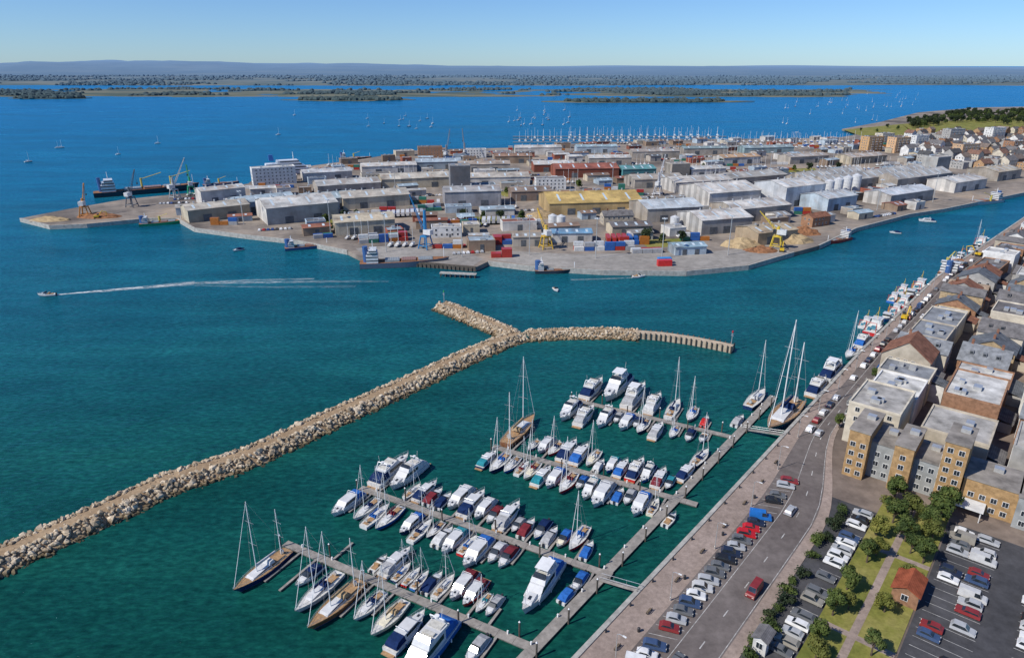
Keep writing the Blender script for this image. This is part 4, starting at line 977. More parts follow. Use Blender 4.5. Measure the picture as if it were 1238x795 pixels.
# ------------------------------------------------------------------ TREES
def tree_proto(name, h, r, nleaf, lsz, leafm, seed, conical=0.0):
    r_ = random.Random(seed); t = thing(name, cat='tree')
    m = MB(); m.tube((0, 0, 0), (0.1, 0.05, h*0.42), 0.035*h, 7, 0, 0.02*h)
    clumps = []
    for k in range(9):
        a = r_.random()*6.28; rr = r*r_.uniform(0.25, 0.72); zz = h*r_.uniform(0.42, 0.86); rr *= (1-conical*(zz/h-0.4))
        c = Vector((math.cos(a)*rr, math.sin(a)*rr, zz)); clumps.append((c, r*r_.uniform(0.34, 0.55)))
        m.tube((0.08, 0.04, h*r_.uniform(0.25, 0.42)), c, 0.012*h, 4, 0, 0.004*h)
    clumps.append((Vector((0, 0, h*0.86)), r*0.42))
    m.build('trunk', 'trunk', t)
    m = MB()
    for k in range(nleaf):
        c, cr = clumps[r_.randrange(len(clumps))]
        d = Vector((r_.gauss(0, 1), r_.gauss(0, 1), r_.gauss(0, 0.8))).normalized()*cr*(r_.random()**0.4)
        p = c+d; nn = (d.normalized()+Vector((r_.uniform(-.6, .6), r_.uniform(-.6, .6), r_.uniform(-.1, .9)))).normalized()
        u = nn.orthogonal().normalized(); v = nn.cross(u); q = r_.random()*6.28; u, v = u*math.cos(q)+v*math.sin(q), v*math.cos(q)-u*math.sin(q); sz = lsz*r_.uniform(0.6, 1.25)
        m.add([p-u*sz, p-v*sz*0.6+nn*sz*0.2, p+u*sz, p+v*sz*0.6], [(0, 1, 2, 3)])
    m.build('crown', leafm, t)
    return t
TR = [tree_proto('broadleaf_tree', 8, 3.4, 2100, 0.34, 'leaf', 1), tree_proto('broadleaf_tree', 6, 2.8, 1900, 0.30, 'leaf_yellow', 2), tree_proto('broadleaf_tree', 9.5, 3.0, 2100, 0.34, 'leaf', 3)]
TN = ['mid green bushy tree', 'yellow-green rounded tree', 'dark green upright tree']
FT = [tree_proto('woodland_tree', 13, 5.5, 420, 1.25, 'leaf_dark', 11), tree_proto('woodland_tree', 11, 5.0, 380, 1.2, 'leaf', 12)]
BU = [tree_proto('hedge_bush', 2.4, 1.9, 520, 0.24, 'leaf_dark', 21), tree_proto('hedge_bush', 2.0, 1.7, 480, 0.24, 'leaf', 22)]
for b_ in BU: b_['category'] = 'bush'
n = 0
for s, o_, k, sc in [(96, 35, 0, 0.9), (92, 40, 1, 1.0), (94, 45, 0, 1.0), (86, 37, 0, 0.9), (84, 46, 1, 1.0), (88, 44, 2, 0.8), (76, 43, 0, 0.7), (70, 37, 1, 0.85), (52, 43, 1, 0.8), (34, 35, 0, 0.7), (27, 42, 1, 0.8), (78, 35, 1, 0.9), (74, 46, 0, 0.8), (66, 36, 2, 0.7), (64, 44, 1, 0.8), (54, 35, 0, 0.75), (48, 37, 1, 0.7), (44, 35, 0, 0.75), (38, 44, 2, 0.65), (30, 36, 1, 0.8), (8, 38, 0, 0.8), (4, 43, 1, 0.9), (-6, 36, 0, 0.9), (97, 47, 2, 1.0), (90, 35, 1, 0.8), (80, 41, 0, 0.8)]:
    p = Q(s, o_); place(TR[k], (p.x, p.y, GZ+0.1), rnd.random()*6, '%s on the lawn, %s of the lawn trees' % (TN[k], ORD[n]), 'trees on the lawn beside the car park', sc); n += 1
n = 0
for k in range(46):
    s = -42+k*2.75+rnd.uniform(-0.8, 0.8)
    if rnd.random() < 0.18: continue
    p = Q(s, 25.7+rnd.uniform(-0.5, 0.9)); place(BU[k % 2], (p.x, p.y, GZ), rnd.random()*6, 'dark hedge bush beside the quay road, %s from the bottom' % ORD[n], 'hedge bushes beside the quay road', rnd.uniform(0.7, 1.3)); n += 1
n = 0
for s, o_ in [(128, 24.2), (150, 24), (172, 24.2), (214, 24), (246, 24.2), (300, 24), (352, 24.2)]:
    p = Qr(s, o_); place(TR[n % 3], (p.x, p.y, GZ), rnd.random()*6, '%s on the pavement before the quay buildings, %s from the marina end' % (TN[n % 3], ORD[n]), 'street trees along the upper quay', 0.62); n += 1
# wooded point, top right
n = 0; cells = []
for k in range(230):
    u_ = rnd.random(); cells.append((1098+157*u_, 150-14*min(1, u_*2.2)+rnd.uniform(0, 1)*(6+12*u_)))
cells.sort()
for (px, py) in cells:
    x, y = W(px, py, GZ); place(FT[n % 2], (x, y, GZ), rnd.random()*6, 'dark tree of the wood on the far right point' if n % 2 == 0 else 'paler tree of the wood on the far right point', 'trees of the wood on the far right point', rnd.uniform(0.7, 1.15)); n += 1
n = 0
for (px, py) in [(560, 266), (585, 265), (605, 267), (630, 268), (780, 294), (800, 293), (825, 292), (395, 271), (415, 268), (432, 266), (940, 208), (960, 207), (978, 207), (612, 234), (632, 233), (700, 228), (760, 222), (1030, 215), (1012, 206), (1060, 160), (1040, 159), (1085, 157), (1072, 155), (850, 205), (870, 200), (890, 212), (545, 212), (480, 240)]:
    x, y = W(px, py, GZ); place(FT[n % 2], (x, y, GZ), rnd.random()*6, '%s roadside tree among the port sheds, counted from the front left' % ORD[n], 'trees scattered over the port', rnd.uniform(0.45, 0.75)); n += 1

# ------------------------------------------------------------------ BUILDINGS
WIN = {}
def window_mesh(wd, hg, ft=0.09):
    k = (round(wd, 2), round(hg, 2))
    if k not in WIN:
        m = MB(); m.box((0, 0.0, 0), (wd, 0.10, hg)); m.box((0, -0.055, 0), (wd-2*ft, 0.02, hg-2*ft), 1); m.box((0, -0.066, 0), (0.05, 0.02, hg-2*ft))
        WIN[k] = m.mesh('window', ['white', 'glass'])
    return WIN[k]
def windows(t, face, L, D, z0, storeys, sh, wd, hg, step, cap=96, skip=0.0):
    """windows on one face ('-y', '+y', '-x', '+x') of a block L x D centred on the origin"""
    ln = L if face[1] == 'y' else D; n_ = max(1, int((ln-1.2)/step)); k = 0
    cnt = sum(1 for c in t.children if c.name.startswith('window'))
    for s in range(storeys):
        for i in range(n_):
            if cnt+k >= cap: return
            if rnd.random() < skip: continue
            u = (i-(n_-1)/2)*step; z = z0+s*sh+sh*0.55
            if face == '-y': loc, rz = (u, -D/2-0.04, z), 0
            elif face == '+y': loc, rz = (u, D/2+0.04, z), math.pi
            elif face == '+x': loc, rz = (L/2+0.04, u, z), math.pi/2
            else: loc, rz = (-L/2-0.04, u, z), -math.pi/2
            obj('window', window_mesh(wd, hg), t, None, loc, rz); k += 1
def gable(L, D, h, rise, over=0.5, th=0.25):
    """gable roof along x (two slopes), returned as a builder"""
    m = MB(); a = L/2+over; b = D/2+over; e = over*rise/(D/2)
    vs = [(-a, -b, h-e), (a, -b, h-e), (a, 0, h+rise), (-a, 0, h+rise), (-a, b, h-e), (a, b, h-e)]
    vs2 = [(x, y, z+th) for x, y, z in vs]
    m.add(vs+vs2, [(0, 1, 2, 3), (3, 2, 5, 4), (6, 9, 8, 7), (9, 10, 11, 8), (0, 6, 7, 1), (4, 5, 11, 10), (0, 3, 9, 6), (3, 4, 10, 9), (1, 7, 8, 2), (2, 8, 11, 5)])
    return m
def gable_walls(L, D, h, rise):
    m = MB(); m.box((0, 0, h/2), (L, D, h))
    for sx in (-L/2, L/2): m.add([(sx, -D/2, h), (sx, D/2, h), (sx, 0, h+rise)], [(0, 1, 2)])
    return m
OCC = []
def free(x, y, r=1.5):
    for (cx, cy, ca, sa, hl, hd) in OCC:
        dx, dy = x-cx, y-cy; u = abs(dx*ca+dy*sa); v = abs(-dx*sa+dy*ca)
        if u < hl+r and v < hd+r: return False
    return True
def shed(px, py, L, D, h, rot, wc, rc, label, rise=None, flat=False, doors=2, sky=4, wins=False, name='warehouse', cat='warehouse', bays=1):
    x, y = W(px, py, GZ); t = thing(name, (x, y, GZ), R(rot), label, cat); OCC.append((x, y, math.cos(R(rot)), math.sin(R(rot)), L/2, D/2))
    if flat:
        m = MB(); m.box((0, 0, h/2), (L, D, h)); m.build('wall', 'sheet_wall', t, wc)
        m = MB(); m.box((0, 0, h+0.12), (L-0.8, D-0.8, 0.25)); m.build('roof', 'sheet_roof', t, rc)
        m = MB()
        for (cx, cy, dx, dy) in ((0, -D/2+0.15, L+0.1, 0.5), (0, D/2-0.15, L+0.1, 0.5), (-L/2+0.15, 0, 0.5, D-0.7), (L/2-0.15, 0, 0.5, D-0.7)): m.box((cx, cy, h+0.3), (dx, dy, 0.75))
        m.build('parapet', 'render_wall', t, wc)
        for k in range(min(4, int(L/12)+1)):
            m = MB(); m.box((rnd.uniform(-L*0.38, L*0.38), rnd.uniform(-D*0.3, D*0.3), h+0.9), (rnd.uniform(1.5, 4), rnd.uniform(1.5, 3), 1.4)); m.build('roof_plant', 'alloy', t)
    else:
        rise = D/2*0.22 if rise is None else rise; bd = D/bays
        m = MB()
        for b in range(bays):
            g = gable_walls(L, bd, h, rise); oy = (b-(bays-1)/2)*bd; m.add([(a, c+oy, z) for a, c, z in g.v], g.f)
        m.build('wall', 'sheet_wall', t, wc)
        for b in range(bays):
            g = gable(L, bd, h, rise, 0.5 if bays == 1 else 0.02); oy = (b-(bays-1)/2)*bd
            mm = MB(); mm.add([(a, c+oy, z) for a, c, z in g.v], g.f); ro = mm.build('roof', 'sheet_roof', t, rc)
            if sky:
                mm = MB()
                for k in range(sky):
                    ux = (k-(sky-1)/2)*L/sky
                    for sg in (-1, 1):
                        y0, y1 = sg*bd*0.12, sg*bd*0.40; f_ = lambda yy: h+rise*(1-abs(yy)/(bd/2))+0.30
                        mm.add([(ux-0.8, y0+oy, f_(y0)), (ux+0.8, y0+oy, f_(y0)), (ux+0.8, y1+oy, f_(y1)), (ux-0.8, y1+oy, f_(y1))], [(0, 1, 2, 3)])
                mm.build('skylight', 'skylight', ro)
            if L > 30:
                oy = (b-(bays-1)/2)*bd
                for k in range(3 + int(L/22)):
                    ux = (k-(2+int(L/22))/2)*L/(4+int(L/22)); mm = MB(); mm.tube((ux, oy, h+rise), (ux, oy, h+rise+1.3), 0.55, 8); mm.tube((ux, oy, h+rise+1.3), (ux, oy, h+rise+1.7), 0.85, 8, 0, 0.2); mm.build('vent', 'alloy', ro)
    for k in range(doors):
        m = MB(); u = (k-(doors-1)/2)*L/max(1, doors)*0.8; m.box((u, -D/2-0.06, min(h*0.35, 2.5)), (min(6, L*0.14), 0.2, min(h*0.7, 5))); m.build('roller_door', 'door', t)
    m = MB(); m.box((L/2+0.06, 0, min(h*0.35, 2.6)), (0.2, min(6, D*0.3), min(h*0.7, 5.2))); m.build('roller_door', 'door', t)
    if wins: windows(t, '-y', L, D, 0.5, max(1, int(h/3.4)), 3.3, 1.8, 1.3, 3.4, 60)
    return t
def block(x, y, rot, L, D, storeys, wc, rc, label, roof='flat', sh=3.1, step=2.9, wallm='render_wall', name='quay_building', cat='building', faces=('-y', '-x', '+x'), roofm=None, z=GZ, cap=96, chim=1, balc=False):
    t = thing(name, (x, y, z), rot, label, cat); h = storeys*sh+0.5; OCC.append((x, y, math.cos(rot), math.sin(rot), L/2, D/2))
    if roof == 'flat':
        m = MB(); m.box((0, 0, h/2), (L, D, h)); m.build('wall', wallm, t, wc)
        m = MB(); m.box((0, 0, h+0.05), (L-0.7, D-0.7, 0.12)); ro = m.build('roof', roofm or 'flat_roof', t, rc)
        for k in range(rnd.randint(2, 4)):
            m = MB(); m.box((rnd.uniform(-L*0.36, L*0.36), rnd.uniform(-D*0.3, D*0.3), h+0.7), (rnd.uniform(1.2, 3.0), rnd.uniform(1.2, 2.6), 1.3)); m.build('roof_plant', 'alloy', ro)
        m = MB()
        for (cx, cy, dx, dy) in ((0, -D/2+0.15, L+0.14, 0.45), (0, D/2-0.15, L+0.14, 0.45), (-L/2+0.15, 0, 0.45, D-0.62), (L/2-0.15, 0, 0.45, D-0.62)): m.box((cx, cy, h+0.25), (dx, dy, 0.7))
        m.build('parapet', wallm, t, tuple(min(0.8, c*1.1) for c in wc))
    else:
        rise = D*0.5*(0.75 if roof == 'steep' else 0.5)
        gable_walls(L, D, h, rise).build('wall', wallm, t, wc)
        ro = gable(L, D, h, rise, 0.4).build('roof', roofm or 'tile_roof', t, rc)
        for k in range(chim):
            u = (-L*0.32 if k == 0 else L*0.3); m = MB(); m.box((u, 0, h+rise+0.5), (0.8, 0.8, 1.9)); m.box((u, 0, h+rise+1.5), (0.95, 0.95, 0.15)); m.tube((u, 0, h+rise+1.5), (u, 0, h+rise+2.0), 0.15, 6); m.build('chimney', 'brick', ro, (0.30, 0.15, 0.10))
    for fc in faces: windows(t, fc, L, D, 0.4, storeys, sh, 1.35, 1.5, step, cap, 0.06)
    m = MB(); m.box((L*0.1, -D/2-0.05, 1.15), (1.1, 0.14, 2.2)); m.build('door', 'door', t)
    if balc:
        for s in range(1, storeys):
            for k in range(int(L/7)):
                u = (k-(int(L/7)-1)/2)*7; m = MB(); m.box((u, -D/2-0.8, s*sh+0.4), (3.2, 1.5, 0.18)); m.box((u, -D/2-1.5, s*sh+0.95), (3.2, 0.06, 0.95)); m.build('balcony', 'render_wall', t, (0.6, 0.6, 0.58))
    return t
# --- quay-side buildings, town side (rows along the quay; local x runs along the quay, local -y faces the water)
CRM = (0.62, 0.56, 0.45); STN = (0.48, 0.42, 0.33); BRK = (0.36, 0.20, 0.12); WHT = (0.72, 0.71, 0.68); TANB = (0.50, 0.38, 0.23); GRW = (0.40, 0.39, 0.37)
RGR = (0.20, 0.19, 0.19); RLT = (0.46, 0.44, 0.41); RTN = (0.36, 0.27, 0.20); RRD = (0.30, 0.14, 0.09); RDK = (0.10, 0.10, 0.105); RWH = (0.62, 0.61, 0.58)
WN = {CRM: 'cream', STN: 'stone', BRK: 'brown brick', WHT: 'white', TANB: 'tan brick', GRW: 'grey'}
RN = {RGR: 'grey', RLT: 'pale grey', RTN: 'brown', RRD: 'red-brown', RDK: 'dark', RWH: 'whitish'}
def qblock(s, o_, L, D, st, wc, rc, rf, lab, turn=False, **kw):
    if s > 120: o_ -= 9
    p = Q(s, o_); a = Qang(s)+(math.pi/2 if turn else 0)
    wm = 'brick' if wc in (BRK, TANB) else 'render_wall'
    # local -y must face the water (left of the quay direction), so turn by pi
    return block(p.x, p.y, a+math.pi, L, D, st, wc, rc, lab, rf, wallm=wm, faces=('-y', '+x', '-x') if not turn else ('-x', '+x', '-y', '+y'), **kw)
qblock(131, 31.0, 20, 14, 4, CRM, RLT, 'flat', 'cream four-storey block with a grid of windows, just beyond the hotel', balc=True)
qblock(151, 31.5, 18, 14, 3, WHT, RWH, 'flat', 'white three-storey quay building with whitish flat roof beyond the cream block')
SLT = (0.17, 0.185, 0.205); SLL = (0.27, 0.285, 0.305)
RN[SLT] = 'slate'; RN[SLL] = 'pale slate'
rt = random.Random(5)
def town_row(o_c, s_a, s_b, word, cap, gaps):
    s_ = s_a; i = 0
    while s_ < s_b:
        big_ = rt.random() < 0.25; L = rt.uniform(17, 25) if big_ else rt.uniform(7.5, 14.5); D = rt.uniform(11, 17); p = Q(s_+L/2, o_c-9); dd = 0.933*p.y+0.36*H
        oo = o_c+rt.uniform(-1.5, 1.5)
        if p.x/dd < 0.79:
            rf = 'flat' if big_ else rt.choice(('steep', 'pitch', 'pitch', 'pitch', 'flat')); wc = rt.choice((CRM, STN, BRK, BRK, WHT, TANB, GRW)); rc = rt.choice((SLT, SLT, SLL, RGR, RRD, RTN)) if rf != 'flat' else rt.choice((RLT, RGR, RWH, SLL)); turn = rt.random() < 0.45 and rf != 'flat'
            st = rt.choice((2, 3, 3, 3, 4)); Ln, Dn = (L, D) if not turn else (D, L)
            t_ = qblock(s_+L/2, oo, Ln, Dn, st, wc, rc, rf, '%s building with %s %s roof, %s of the %s town row' % (WN[wc], RN[rc], 'flat' if rf == 'flat' else 'pitched', ORD[i], word), turn, cap=cap, chim=rt.choice((0, 1, 2)), step=rt.uniform(2.4, 3.4), sh=rt.uniform(2.8, 3.3))
            h = st*3.05+0.5
            if rt.random() < 0.6:      # rear extension or lean-to against the wall
                m = MB(); eh = rt.uniform(3, max(3.5, h*0.7)); el = Ln*rt.uniform(0.35, 0.7); ex = rt.uniform(-0.2, 0.2)*Ln
                m.box((ex, Dn/2+2.0, eh/2), (el, 4.0, eh)); e_ = m.build('extension', 'render_wall', t_, rt.choice((WHT, GRW, STN)))
                m = MB(); m.add([(ex-el/2-0.2, Dn/2, eh+1.2), (ex+el/2+0.2, Dn/2, eh+1.2), (ex+el/2+0.2, Dn/2+4.3, eh+0.05), (ex-el/2-0.2, Dn/2+4.3, eh+0.05)], [(0, 1, 2, 3)]); m.build('lean_to_roof', 'tile_roof', e_, rt.choice((SLT, RGR, RRD)))
            if rf != 'flat' and rt.random() < 0.6:
                rise = Dn*0.5*(0.75 if rf == 'steep' else 0.5)
                for k in range(rt.randint(1, 3)):
                    m = MB(); u = (k-1)*Ln*0.27; hh = sh_ = st*3.05+0.5
                    m.box((u, -Dn*0.26, hh+rise*0.48+0.3), (1.3, 1.8, 1.3)); m.box((u, -Dn*0.26-0.92, hh+rise*0.48+0.4), (0.9, 0.06, 0.8), 1); m.build('dormer', ['flat_roof', 'glass'], t_, rc)
            if o_c < 35 and not turn:
                m = MB(); m.box((0, -Dn/2-0.06, 1.35), (Ln*0.8, 0.1, 1.9)); m.build('shopfront', 'glass', t_)
                m = MB(); m.add([(-Ln*0.42, -Dn/2-0.02, 2.9), (Ln*0.42, -Dn/2-0.02, 2.9), (Ln*0.42, -Dn/2-1.5, 2.45), (-Ln*0.42, -Dn/2-1.5, 2.45)], [(0, 1, 2, 3)]); m.build('awning', 'canvas', t_, rt.choice(((0.45, 0.05, 0.04), (0.04, 0.10, 0.25), (0.6, 0.58, 0.52), (0.05, 0.16, 0.09))))
            i += 1
        s_ += L+rt.choice(gaps)
town_row(29.5, 162, 545, 'quayside', 26, (0.2, 0.3, 0.4, 2.0, 3.5))
town_row(51.0, 124, 500, 'second', 14, (0.3, 0.4, 3, 6))
town_row(70.5, 128, 420, 'third', 14, (0.3, 0.4, 3, 6))
town_row(91.0, 122, 330, 'fourth', 14, (0.3, 0.4, 3, 7))
town_row(111.0, 120, 250, 'fifth', 14, (0.3, 0.4, 3, 7))
# the tan brick hotel: stepped wings with gables behind the lawn
hx = Q(110, 20.5); ha = Qang(110)
t = thing('hotel', (hx.x, hx.y, GZ), ha-math.pi/2, 'hotel of tall tan brick bays and grey wings behind the lawn trees', 'hotel')
TBR = (0.47, 0.30, 0.145); GWG = (0.34, 0.35, 0.34)
wings = [(2.6, -1.2, 5.2, 15, 14.2, TBR), (8.4, 1.0, 6.4, 12, 10.5, GWG), (13.6, -1.2, 4.6, 14, 13.4, TBR), (19.0, 1.0, 6.2, 12, 9.5, GWG), (24.6, -1.2, 5.4, 12, 18.0, TBR), (33.5, 1.0, 11.8, 12, 8.6, TBR), (45.0, 0.0, 11.2, 13, 8.6, GWG), (57.0, 1.0, 12.8, 12, 8.6, TBR)]
for (cx, cy, L, D, h, wc) in wings:
    m = MB(); m.box((cx, cy, h/2), (L, D, h)); m.build('wall', 'brick' if wc == TBR else 'render_wall', t, wc)
    m = MB(); m.box((cx, cy, h+0.25), (L+0.4, D+0.4, 0.45)); ro = m.build('roof', 'flat_roof', t, (0.33, 0.30, 0.27))
    m = MB(); m.box((cx+0.5, cy+2, h+1.0), (2.2, 2.0, 1.1)); m.build('roof_plant', 'alloy', ro)
    nw = max(1, int(L/2.5))
    for q in range(int(h/2.9)):
        for k in range(nw):
            u = (k-(nw-1)/2)*2.5; obj('window', window_mesh(1.4, 1.5), t, None, (cx+u, cy-D/2-0.05, 1.7+q*2.85))
        if wc == TBR: obj('window', window_mesh(1.0, 1.4), t, None, (cx-L/2-0.05, cy-D/2+1.1, 1.7+q*2.85), -math.pi/2)
m = MB(); m.box((30, -8, 3.2), (7, 5, 0.35))
for u in (27.0, 33.0): m.tube((u, -10, 0), (u, -10, 3.1), 0.14, 6)
m.build('porch', 'render_wall', t, WHT)
OCC.append((hx.x, hx.y, 1, 0, 30, 20)) if False else None
# small red-roofed pavilion by the lawn and low kiosk
p = Q(60, 45.5); block(p.x, p.y, Qang(60), 7, 5, 1, BRK, (0.36, 0.10, 0.05), 'small brick pavilion with red-brown roof at the lawn edge', 'pitch', wallm='brick', name='pavilion', cat='pavilion', chim=0)
p = Q(26, 27); block(p.x, p.y, Qang(26), 3.6, 2.6, 1, WHT, RGR, 'tiny white kiosk with grey roof in the gap of the hedge', 'pitch', chim=0, name='kiosk', cat='kiosk')
p = Q(18, 45); block(p.x, p.y, Qang(18), 12, 7, 1, TANB, (0.45, 0.12, 0.06), 'low tan building with orange-red roof at the bottom of the lawn', 'pitch', wallm='brick', name='clubhouse', cat='building', chim=0)

# --- port sheds
SW = (0.69, 0.67, 0.63); SG = (0.47, 0.43, 0.375); SBL = (0.46, 0.56, 0.64); ST = (0.55, 0.43, 0.24); SDK = (0.22, 0.22, 0.22); SRD = (0.36, 0.12, 0.08); SCR = (0.62, 0.55, 0.42); SBR = (0.34, 0.25, 0.18); STE = (0.10, 0.32, 0.36)
shed(712, 252, 74, 46, 9, 8, (0.52, 0.38, 0.19), (0.64, 0.46, 0.17), 'very large tan-roofed store in the middle of the port', doors=3)
shed(803, 262, 44, 34, 10, 14, SG, (0.60, 0.66, 0.70), 'blue-white roofed shed right of the tan store')
shed(862, 276, 40, 32, 10, 18, SW, (0.74, 0.73, 0.70), 'shed with wide white roof and dark doors', doors=3)
shed(905, 262, 52, 30, 10, 24, SG, SW, 'long white-roofed shed behind the scrap heaps')
shed(868, 244, 50, 44, 12, 20, SW, (0.70, 0.68, 0.64), 'tall white-sided warehouse with broad pale roof left of the silos')
shed(952, 244, 46, 34, 16, 28, (0.70, 0.73, 0.76), (0.76, 0.75, 0.72), 'tallest white warehouse with blue-shaded gable beside the silos')
shed(1000, 250, 36, 26, 10, 30, SBL, (0.62, 0.66, 0.68), 'pale blue shed between the tall warehouse and the channel')
shed(1010, 226, 90, 46, 10, 30, SG, (0.52, 0.51, 0.48), 'long grey ribbed warehouse behind the channel front, left one', sky=8, bays=2)
shed(1090, 222, 88, 44, 10, 30, SG, (0.56, 0.55, 0.52), 'long grey ribbed warehouse behind the channel front, right one', sky=8, bays=2)
shed(1085, 243, 60, 24, 9, 30, SW, (0.66, 0.70, 0.74), 'low bluish white shed on the channel front')
shed(1155, 228, 52, 26, 9, 30, SW, SW, 'white shed at the right end of the channel front')
shed(1200, 215, 44, 30, 9, 30, SG, SCR, 'cream-roofed shed nearest the right edge beyond the channel')
shed(925, 290, 32, 22, 8, 22, (0.48, 0.38, 0.26), (0.56, 0.46, 0.32), 'tan shed at the scrap yard on the quay bend')
shed(840, 228, 60, 30, 9, 18, SW, (0.62, 0.60, 0.56), 'pale shed behind the tall white-sided warehouse')
shed(905, 222, 66, 30, 9, 24, SG, (0.50, 0.49, 0.46), 'grey shed in the middle distance right of the red sheds')
shed(790, 224, 50, 28, 8, 12, SG, SG, 'grey shed behind the tan store')
shed(706, 212, 66, 32, 9, 6, SRD, (0.38, 0.14, 0.10), 'red-sided shed with red-brown roof in the back row', sky=5)
shed(668, 206, 44, 24, 8, 6, SRD, SW, 'red shed with white roof left of the large red one')
shed(768, 212, 36, 24, 8, 10, STE, (0.14, 0.36, 0.38), 'teal shed right of the red sheds')
shed(735, 198, 50, 22, 8, 6, SG, SW, 'white-roofed shed behind the red sheds')
shed(360, 262, 52, 40, 12, 30, SW, (0.66, 0.66, 0.63), 'big white store at the root of the left arm')
shed(318, 253, 46, 26, 9, 34, SBL, (0.46, 0.58, 0.66), 'pale blue roofed shed on the left arm')
shed(398, 250, 44, 28, 9, 26, SBL, (0.44, 0.56, 0.62), 'blue-grey ribbed shed behind the big white store')
shed(262, 262, 44, 24, 9, 36, SCR, (0.60, 0.56, 0.48), 'cream shed on the left arm')
shed(268, 243, 36, 18, 11, 38, SW, SW, 'white shed in the middle of the left arm')
shed(440, 278, 40, 26, 9, 18, SCR, SCR, 'cream shed behind the front berth')
shed(452, 247, 54, 30, 9, 22, SCR, (0.58, 0.54, 0.47), 'wide cream-grey shed left of the blue crane')
shed(420, 232, 56, 28, 9, 24, SG, (0.58, 0.57, 0.54), 'grey shed behind the blue-grey ribbed shed')
shed(505, 224, 70, 30, 9, 16, SCR, (0.62, 0.58, 0.50), 'long cream shed in the left middle distance')
shed(570, 246, 46, 26, 12, 10, (0.40, 0.40, 0.42), (0.50, 0.50, 0.50), 'dark grey store behind the blue crane')
shed(600, 222, 62, 26, 8, 8, SW, (0.56, 0.52, 0.46), 'pale shed left of the red-sided shed')
shed(556, 232, 18, 16, 24, 10, (0.30, 0.31, 0.33), SG, 'tall dark grey mill tower left of the dark store', flat=True, doors=1, name='mill_tower', cat='tower')
shed(818, 214, 20, 16, 14, 14, SG, SG, 'tall grey mill tower behind the grey crane', flat=True, doors=1, name='mill_tower', cat='tower')
shed(1128, 213, 22, 16, 20, 28, (0.52, 0.52, 0.50), SG, 'tall grey tower block at the right end of the ribbed warehouses', flat=True, doors=1, name='mill_tower', cat='tower')
shed(640, 240, 34, 22, 8, 8, (0.26, 0.20, 0.17), (0.30, 0.24, 0.20), 'brown shed left of the tan store')
shed(585, 206, 56, 22, 8, 6, SG, (0.46, 0.40, 0.34), 'brownish shed in the back of the yard')
shed(530, 203, 50, 24, 8, 10, SBL, SBL, 'blue shed in the back left row')
shed(470, 208, 58, 22, 8, 16, SW, SW, 'white shed near the ferry terminal')
shed(395, 216, 48, 22, 8, 24, SW, (0.60, 0.62, 0.64), 'white shed at the back of the left arm root')
shed(690, 290, 26, 14, 6, 4, SW, (0.20, 0.40, 0.60), 'low white workshop with blue roof behind the containers')
shed(640, 295, 22, 12, 6, 4, SG, SG, 'low grey workshop beside the containers')
shed(760, 281, 28, 16, 6, 8, SCR, RGR, 'low cream workshop with grey roof in front of the tan store')
shed(830, 305, 20, 12, 5, 10, SBL, (0.36, 0.52, 0.62), 'little blue-roofed workshop on the broad quay')
shed(650, 186, 60, 20, 9, 4, SW, SW, 'long white boat shed by the haven')
shed(720, 184, 54, 18, 8, 4, SBL, (0.40, 0.55, 0.62), 'blue boat shed by the haven')
shed(790, 190, 60, 20, 8, 6, SG, (0.48, 0.44, 0.40), 'grey-brown boat shed by the haven')
shed(850, 186, 60, 18, 8, 8, SG, (0.30, 0.40, 0.42), 'dark teal boat shed by the haven')
shed(925, 184, 70, 20, 7, 10, (0.30, 0.42, 0.45), (0.36, 0.47, 0.50), 'long low teal-grey shed near the boat park')
shed(970, 196, 56, 22, 8, 20, SG, (0.52, 0.47, 0.42), 'brown-grey shed before the boat park')
shed(1040, 196, 60, 24, 8, 26, SCR, (0.60, 0.52, 0.44), 'peach-roofed shed left of the far houses')
shed(890, 197, 50, 22, 8, 18, SW, (0.62, 0.42, 0.26), 'orange-roofed shed left of the boat park')
shed(850, 212, 40, 20, 8, 16, SW, (0.64, 0.63, 0.60), 'small pale shed in front of the orange-roofed one')
shed(620, 196, 44, 20, 8, 6, SBR, (0.34, 0.22, 0.16), 'dark brown shed in the back row left of the red sheds')
for i, (px, py, L, D, st, wc, rc, rf, rot, lab) in enumerate([(332, 222, 40, 14, 5, WHT, RWH, 'flat', 26, 'white five-storey ferry terminal building on the left arm'), (520, 190, 30, 14, 4, BRK, RGR, 'flat', 10, 'brown office block in the back left corner of the port'),
      (575, 190, 26, 13, 3, WHT, RLT, 'flat', 6, 'white office block near the haven'), (455, 222, 28, 12, 3, CRM, RGR, 'flat', 18, 'cream port office beside the long cream shed'), (665, 228, 28, 12, 3, WHT, RGR, 'flat', 6, 'white port office before the red shed'), (745, 270, 22, 11, 2, STN, RGR, 'pitch', 8, 'stone port office before the tan store'),
      (540, 285, 20, 10, 2, WHT, RLT, 'flat', 8, 'white two-storey office on the front berth'), (985, 272, 18, 10, 2, BRK, RRD, 'pitch', 28, 'red-roofed brick office on the channel bend')]):
    x, y = W(px, py, GZ); block(x, y, R(rot), L, D, st, wc, rc, lab, rf, name='office_building', cat='office', step=3.6, cap=60, faces=('-y', '-x'))
